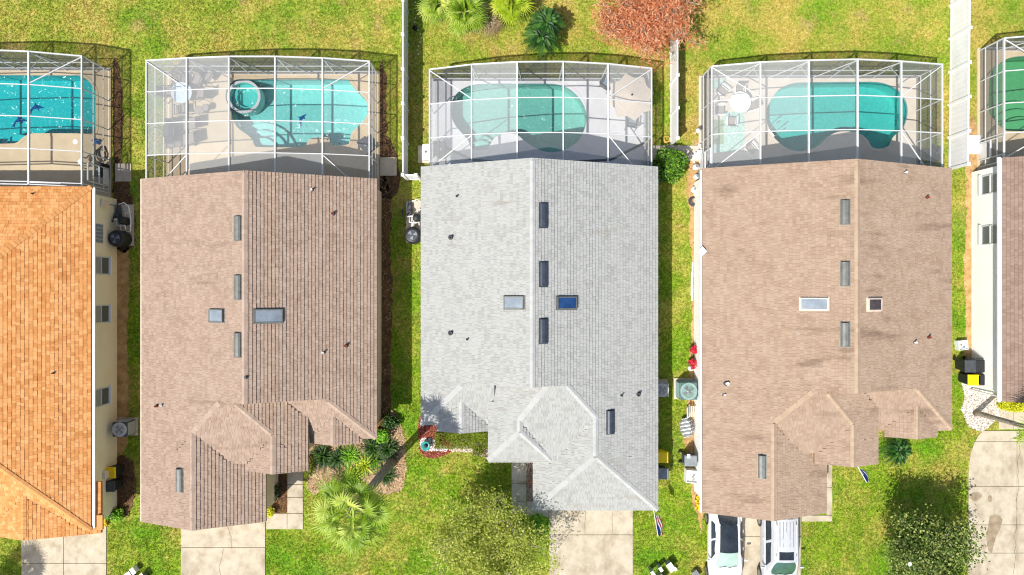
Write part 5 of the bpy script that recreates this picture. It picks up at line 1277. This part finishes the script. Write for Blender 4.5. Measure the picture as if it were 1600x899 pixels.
MB().tube([(q.x,q.y,DECKZ),(q.x,q.y,2.55)], .025, 8).build('pole', m_frame, um); MB().lathe((q.x,q.y,2.5), [(.06,0),(.05,.06),(.01,.1)], 10).build('finial', m_dark, um); MB().lathe((q.x,q.y,DECKZ), [(.28,0),(.28,.06),(.06,.1)], 20).build('base', m_darkgrey, um)
chairs(chair_proto(m_frame, m_slate), [(984,196,3.0,'slate blue patio chair below the beige umbrella'),(946,136,.9,'dark patio chair left of the beige umbrella')], 'patio chairs by the umbrella')
# rug enclosure
m_rug = M('teal_rug', [c(120,176,164), c(150,196,184), c(198,216,208)], .95, 9, 3); m_green = M('green_turf_mat', [c(110,140,96), c(136,162,116)], .95, 8)
def rug(label, pts, mat, dz=.006):
    o = sheet('outdoor_rug', P2(pts), [], DECKZ+dz+.006, mat, kind=None, skirt=.008); tag(o, label, 'rug')
rug('teal patterned rug under the beige chair', [(1127,176),(1162,176),(1163,222),(1150,238),(1112,238),(1112,228),(1127,225)], m_rug)
rug('small teal mat in the upper corner of the rug enclosure', [(1114,126),(1134,124),(1135,138),(1112,140)], m_rug)
rug('green turf mat along the left wall of the rug enclosure', [(1111,188),(1130,188),(1130,226),(1111,226)], m_green, .012)
round_table('white round patio table in the rug enclosure', W(1149.5,165.5), .58, m_cloth, m_frame_w)
chairs(chair_proto(m_frame_w, m_sling), [(1124,147,.9,'white framed chair above and left of the white table'),(1150,149,0.,'white framed chair above the white table'),(1168,170,-1.3,'white framed chair right of the white table'),(1138,194,3.1,'white framed chair below the white table on the rug'),(1168,237,.7,'white framed chair near the roof edge below the rug'),(1120,176,1.57,'white framed chair left of the white table')], 'white framed chairs in the rug enclosure')
def ladder(label, px, py, rz):
    q = W(px,py); root = empty('pool_ladder', (q.x,q.y,DECKZ), rz, True); tag(root, label, 'ladder')
    for sx in (-1,1): MB().tube([(sx*.25,-.35,-.3),(sx*.25,-.3,.5),(sx*.25,0,.75),(sx*.25,.3,.5),(sx*.25,.35,0)], .022, 8).build('rail', m_metal, root, smooth=True)
    for z in (-.25,.1): MB().box((0,-.34,z), (.5,.08,.03)).build('tread', m_pvc, root)
ladder('metal pool ladder in the lower left corner of the teal freeform pool', 1211, 203, -.9)
# far left deck: blue float, dark pump, hose along the rail
q = W(153,222); fl = empty('pool_float', (q.x,q.y,DECKZ)); tag(fl, 'small blue folded pool float on the far left deck', 'float')
m_blue = M('blue_vinyl', [c(24,70,140), c(44,104,180)], .4, 8)
for i, (a, b_) in enumerate(((-.12,.05),(.08,.02),(.02,-.12))): MB().tube([(q.x+a-.12,q.y+b_,DECKZ+.06),(q.x+a,q.y+b_+.05,DECKZ+.09),(q.x+a+.14,q.y+b_-.02,DECKZ+.06)], .055, 8).build('segment', m_blue, fl, smooth=True)
q = W(162,239); bp_ = empty('hose_pile', (q.x,q.y,DECKZ)); tag(bp_, 'black hose pile by the wall of the far left deck', 'hose')
for k in range(3): MB().tube([(q.x+(.2+.06*k)*math.cos(t*.5+k)-.05*k, q.y+.36*math.sin(t*.5+k)-.1*k, DECKZ+.05+.05*k) for t in range(12)], .035, 6).build('loop', m_dark, bp_, smooth=True)
q = W(136,256); ch = empty('pool_valve', (q.x,q.y,DECKZ)); tag(ch, 'white upright pool valve stand on the far left deck', 'valve')
MB().tube([(q.x,q.y-.3,DECKZ+.02),(q.x,q.y-.3,.5),(q.x,q.y,.55),(q.x,q.y+.3,.5),(q.x,q.y+.3,DECKZ+.02)], .05, 8).build('pipe', m_pvc, ch, smooth=True); MB().lathe((q.x,q.y,.55), [(.12,0),(.14,.05),(.12,.1)], 12).build('valve_body', m_pvc, ch)
q = W(1090,205,.6); gp = empty('gate_globe', (q.x,q.y,0)); tag(gp, 'white globe lamp on a post by the rug enclosure door', 'lamp'); MB().tube([(q.x,q.y,0),(q.x,q.y,.6)], .03, 8).build('post', m_pvc, gp); MB().lathe((q.x,q.y,.58), [(.03,0),(.11,.07),(.13,.14),(.1,.22),(.01,.26)], 16).build('globe', m_pvc, gp, smooth=True)
# white rubble heap by the step pad
hp = empty('stone_heap', tuple(W(1092,240))); tag(hp, 'heap of white stones beside the rug enclosure door', 'stones')
for i in range(40):
    q = W(1091+R.gauss(0,6), 240+R.gauss(0,6)); s_ = R.uniform(.06,.14); MB().lathe((q.x,q.y,.085+R.uniform(0,.12)), [(s_*.7,0),(s_,s_*.5),(s_*.5,s_*.9)], 7, R.uniform(.6,1)).build('stone', m_white_stone, hp)

# ------------------------------------------------------------------ cars
def car(label, x, y_front, L, Wd, spec, m_paint, m_roof):
    """y runs back from the front bumper (local -y is forward); spec: lists of stations (distance from the nose, height, half width)"""
    root = empty('parked_car', (x, y_front, .055), 0, True); tag(root, label, 'car', 'cars parked on the driveway'); hw = Wd/2
    body = MB(); vs = []; prof = spec['body']; k = 9
    for d, zt, w in prof:                          # lower shell: cross-section from sill round the shoulder to the centre line
        w *= hw
        half = [(w*.90,.20),(w*.97,.34),(w,.55),(w*.985,zt-.13),(w*.93,zt-.035),(w*.80,zt)]
        sec = [(px, z) for px, z in half]+[(0, zt+spec.get('crown',.02))]+[(-px, z) for px, z in half[::-1]]
        vs += [(px, d, z) for px, z in sec]; k = len(sec)
    n = len(prof); body.add(vs, [(i*k+j, i*k+j+1, (i+1)*k+j+1, (i+1)*k+j) for i in range(n-1) for j in range(k-1)]+[tuple(range(k)), tuple(range(n*k-1,(n-1)*k-1,-1))]+[(i*k+k-1, i*k, (i+1)*k, (i+1)*k+k-1) for i in range(n-1)])
    o = body.build('body', m_paint, root, smooth=True); sd = o.modifiers.new('s','SUBSURF'); sd.levels = sd.render_levels = 1
    A, B, C_, D_ = spec['cabin']                   # windscreen base, roof front, roof rear, rear glass base: (d, z, half width)
    def quad(name, a, b, mat, inset=.06, lift=0., sag=.04, parent=root, n=6):
        mb = MB(); vs = []
        for t in range(n+1):
            u = t/n; d, z, w = (a[q]+(b[q]-a[q])*u for q in range(3)); w -= inset
            for s_ in range(9):
                v = s_/4-1; vs.append((v*w, d+(sag*v*v if abs(b[1]-a[1]) > .15 else 0)*(1 if a[1] < b[1] else -1), z+lift-.05*v*v+(.03*math.sin(math.pi*u) if abs(b[1]-a[1]) < .15 else .02*math.sin(math.pi*u))))
        mb.add(vs, [(i*9+j, i*9+j+1, (i+1)*9+j+1, (i+1)*9+j) for i in range(n) for j in range(8)]); return mb.build(name, mat, parent, smooth=True)
    # cabin shell
    sh = MB(); sv = []
    for d, z, w in (A,B,C_,D_): sv += [(w,d,z-.05),(0,d,z),(-w,d,z-.05)]
    zb = A[1]-.12; base = [(hw*.90,A[0],zb),(hw*.92,B[0],zb),(hw*.92,C_[0],zb),(hw*.88,D_[0],zb)]
    idx = []
    for sx in (1,-1):
        o_ = len(sv); sv += [(sx*p[0],p[1],p[2]) for p in base]; c_ = 0 if sx > 0 else 2
        idx += [(o_+i, o_+i+1, (i+1)*3+c_, i*3+c_) for i in range(3)]
    idx += [(i*3+j, i*3+j+1, (i+1)*3+j+1, (i+1)*3+j) for i in range(3) for j in (0,1)]
    sh.add(sv, idx).build('cabin', m_paint, root)
    gl = spec['glass']
    quad('windscreen', A, B, gl, .10, .018); quad('roof_panel', B, C_, m_roof, .10, .012); quad('rear_window', C_, D_, m_glassdark, .10, .018)
    for sx in (1,-1):
        for a, b in ((.04,.47),(.53,.97)):
            def pt(u, v):
                d = A[0]+.35+(D_[0]-A[0]-.75)*u; dt = B[0]+.03+(C_[0]-B[0]-.06)*u
                w0, z0 = hw*.905, zb+.10; wt = B[2]+(C_[2]-B[2])*u; zt = B[1]+(C_[1]-B[1])*u-.12
                return (sx*(w0+(wt-w0)*v+.012), d+(dt-d)*v, z0+(zt-z0)*v)
            MB().add([pt(a,0),pt(b,0),pt(b,1),pt(a,1)], [(0,1,2,3)]).build('side_window', m_glassdark, root)
        MB().box((sx*(hw+.09), A[0]+.42, A[1]+.06), (.2,.1,.13)).build('mirror', m_paint, root, bevel=.03)
        MB().tube([(sx*hw*.60,.10,.66),(sx*hw*.86,.22,.68)], .055, 8).build('headlight', m_glassgrey, root)
        for d in (.88, L-.95):
            w = MB(); w.tube([(sx*(hw-.2),d,.33),(sx*(hw+.012),d,.33)], .335, 26); t = w.build('wheel', m_dark, root)
            MB().tube([(sx*(hw+.008),d,.33),(sx*(hw+.022),d,.33)], .21, 18).build('rim', m_metal, t)
            for z in range(2): MB().box((sx*(hw-.004), A[0]+.95+z*.95, zb-.05), (.03,.17,.03)).build('door_handle', m_paint, root) if d < 1 else None
    if spec.get('rails'):
        for sx in (1,-1): MB().tube([(sx*(B[2]-.12),B[0]+.35,B[1]-.02),(sx*(B[2]-.12),B[0]+.55,B[1]+.05),(sx*(C_[2]-.12),C_[0]-.3,C_[1]+.05),(sx*(C_[2]-.12),C_[0]-.1,C_[1]-.02)], .022, 8).build('roof_rail', m_metal, root)
        for i in range(5): MB().box((-.36+.18*i,(B[0]+C_[0])/2+.35,B[1]+.028), (.03,C_[0]-B[0]-1.0,.014)).build('roof_rib', m_metal, root)
        MB().box((0,B[0]+.36,B[1]+.02), (.78,.44,.03)).build('sunroof', m_glassdark, root, bevel=.01)
    for sx in (-.3,.25): MB().bar((sx-.25,A[0]-.03,A[1]+.035), (sx+.25,A[0]+.10,A[1]+.10), .02, .015).build('wiper', m_dark, root)
    MB().box((0,B[0]-.12,B[1]-.09), (.2,.05,.06)).build('rear_view_mirror', m_dark, root)
    return root
m_wpaint = M('white_car_paint', [c(226,228,230), c(232,234,236)], .18, 2, spec=.6); m_spaint = M('silver_white_paint', [c(184,186,190), c(196,198,202)], .25, 2, spec=.6, metal=.1)
m_shade = M('windscreen_with_sunshade', [c(150,176,164), c(172,194,182)], .12, 2, spec=.6); m_wgreen = M('green_tinted_windscreen', [c(44,78,70), c(70,104,92)], .06, 2, spec=.6)
car('white sedan with dark glass roof on the left of the driveway', 11.67, -16.55, 4.75, 1.86,
    dict(body=[(0,.52,.70),(.06,.66,.84),(.3,.74,.94),(.8,.82,.985),(1.35,.93,1),(2.4,.95,1),(3.4,.96,1),(4.2,.99,.96),(4.6,.95,.88),(4.75,.78,.78)], cabin=[(1.36,.99,.74),(2.28,1.40,.60),(3.75,1.36,.57),(4.35,1.04,.66)], glass=m_shade), m_wpaint, m_glassdark)
car('silver white sport utility car with roof rails on the right of the driveway', 14.62, -16.65, 4.75, 1.92,
    dict(body=[(0,.62,.74),(.06,.82,.86),(.3,.94,.95),(.8,1.0,.99),(1.15,1.05,1),(2.4,1.06,1),(3.6,1.06,1),(4.45,1.06,.97),(4.68,1.0,.93),(4.75,.8,.86)], cabin=[(1.12,1.10,.78),(1.98,1.68,.66),(4.3,1.68,.64),(4.66,1.15,.72)], glass=m_wgreen, rails=True), m_spaint, m_spaint)
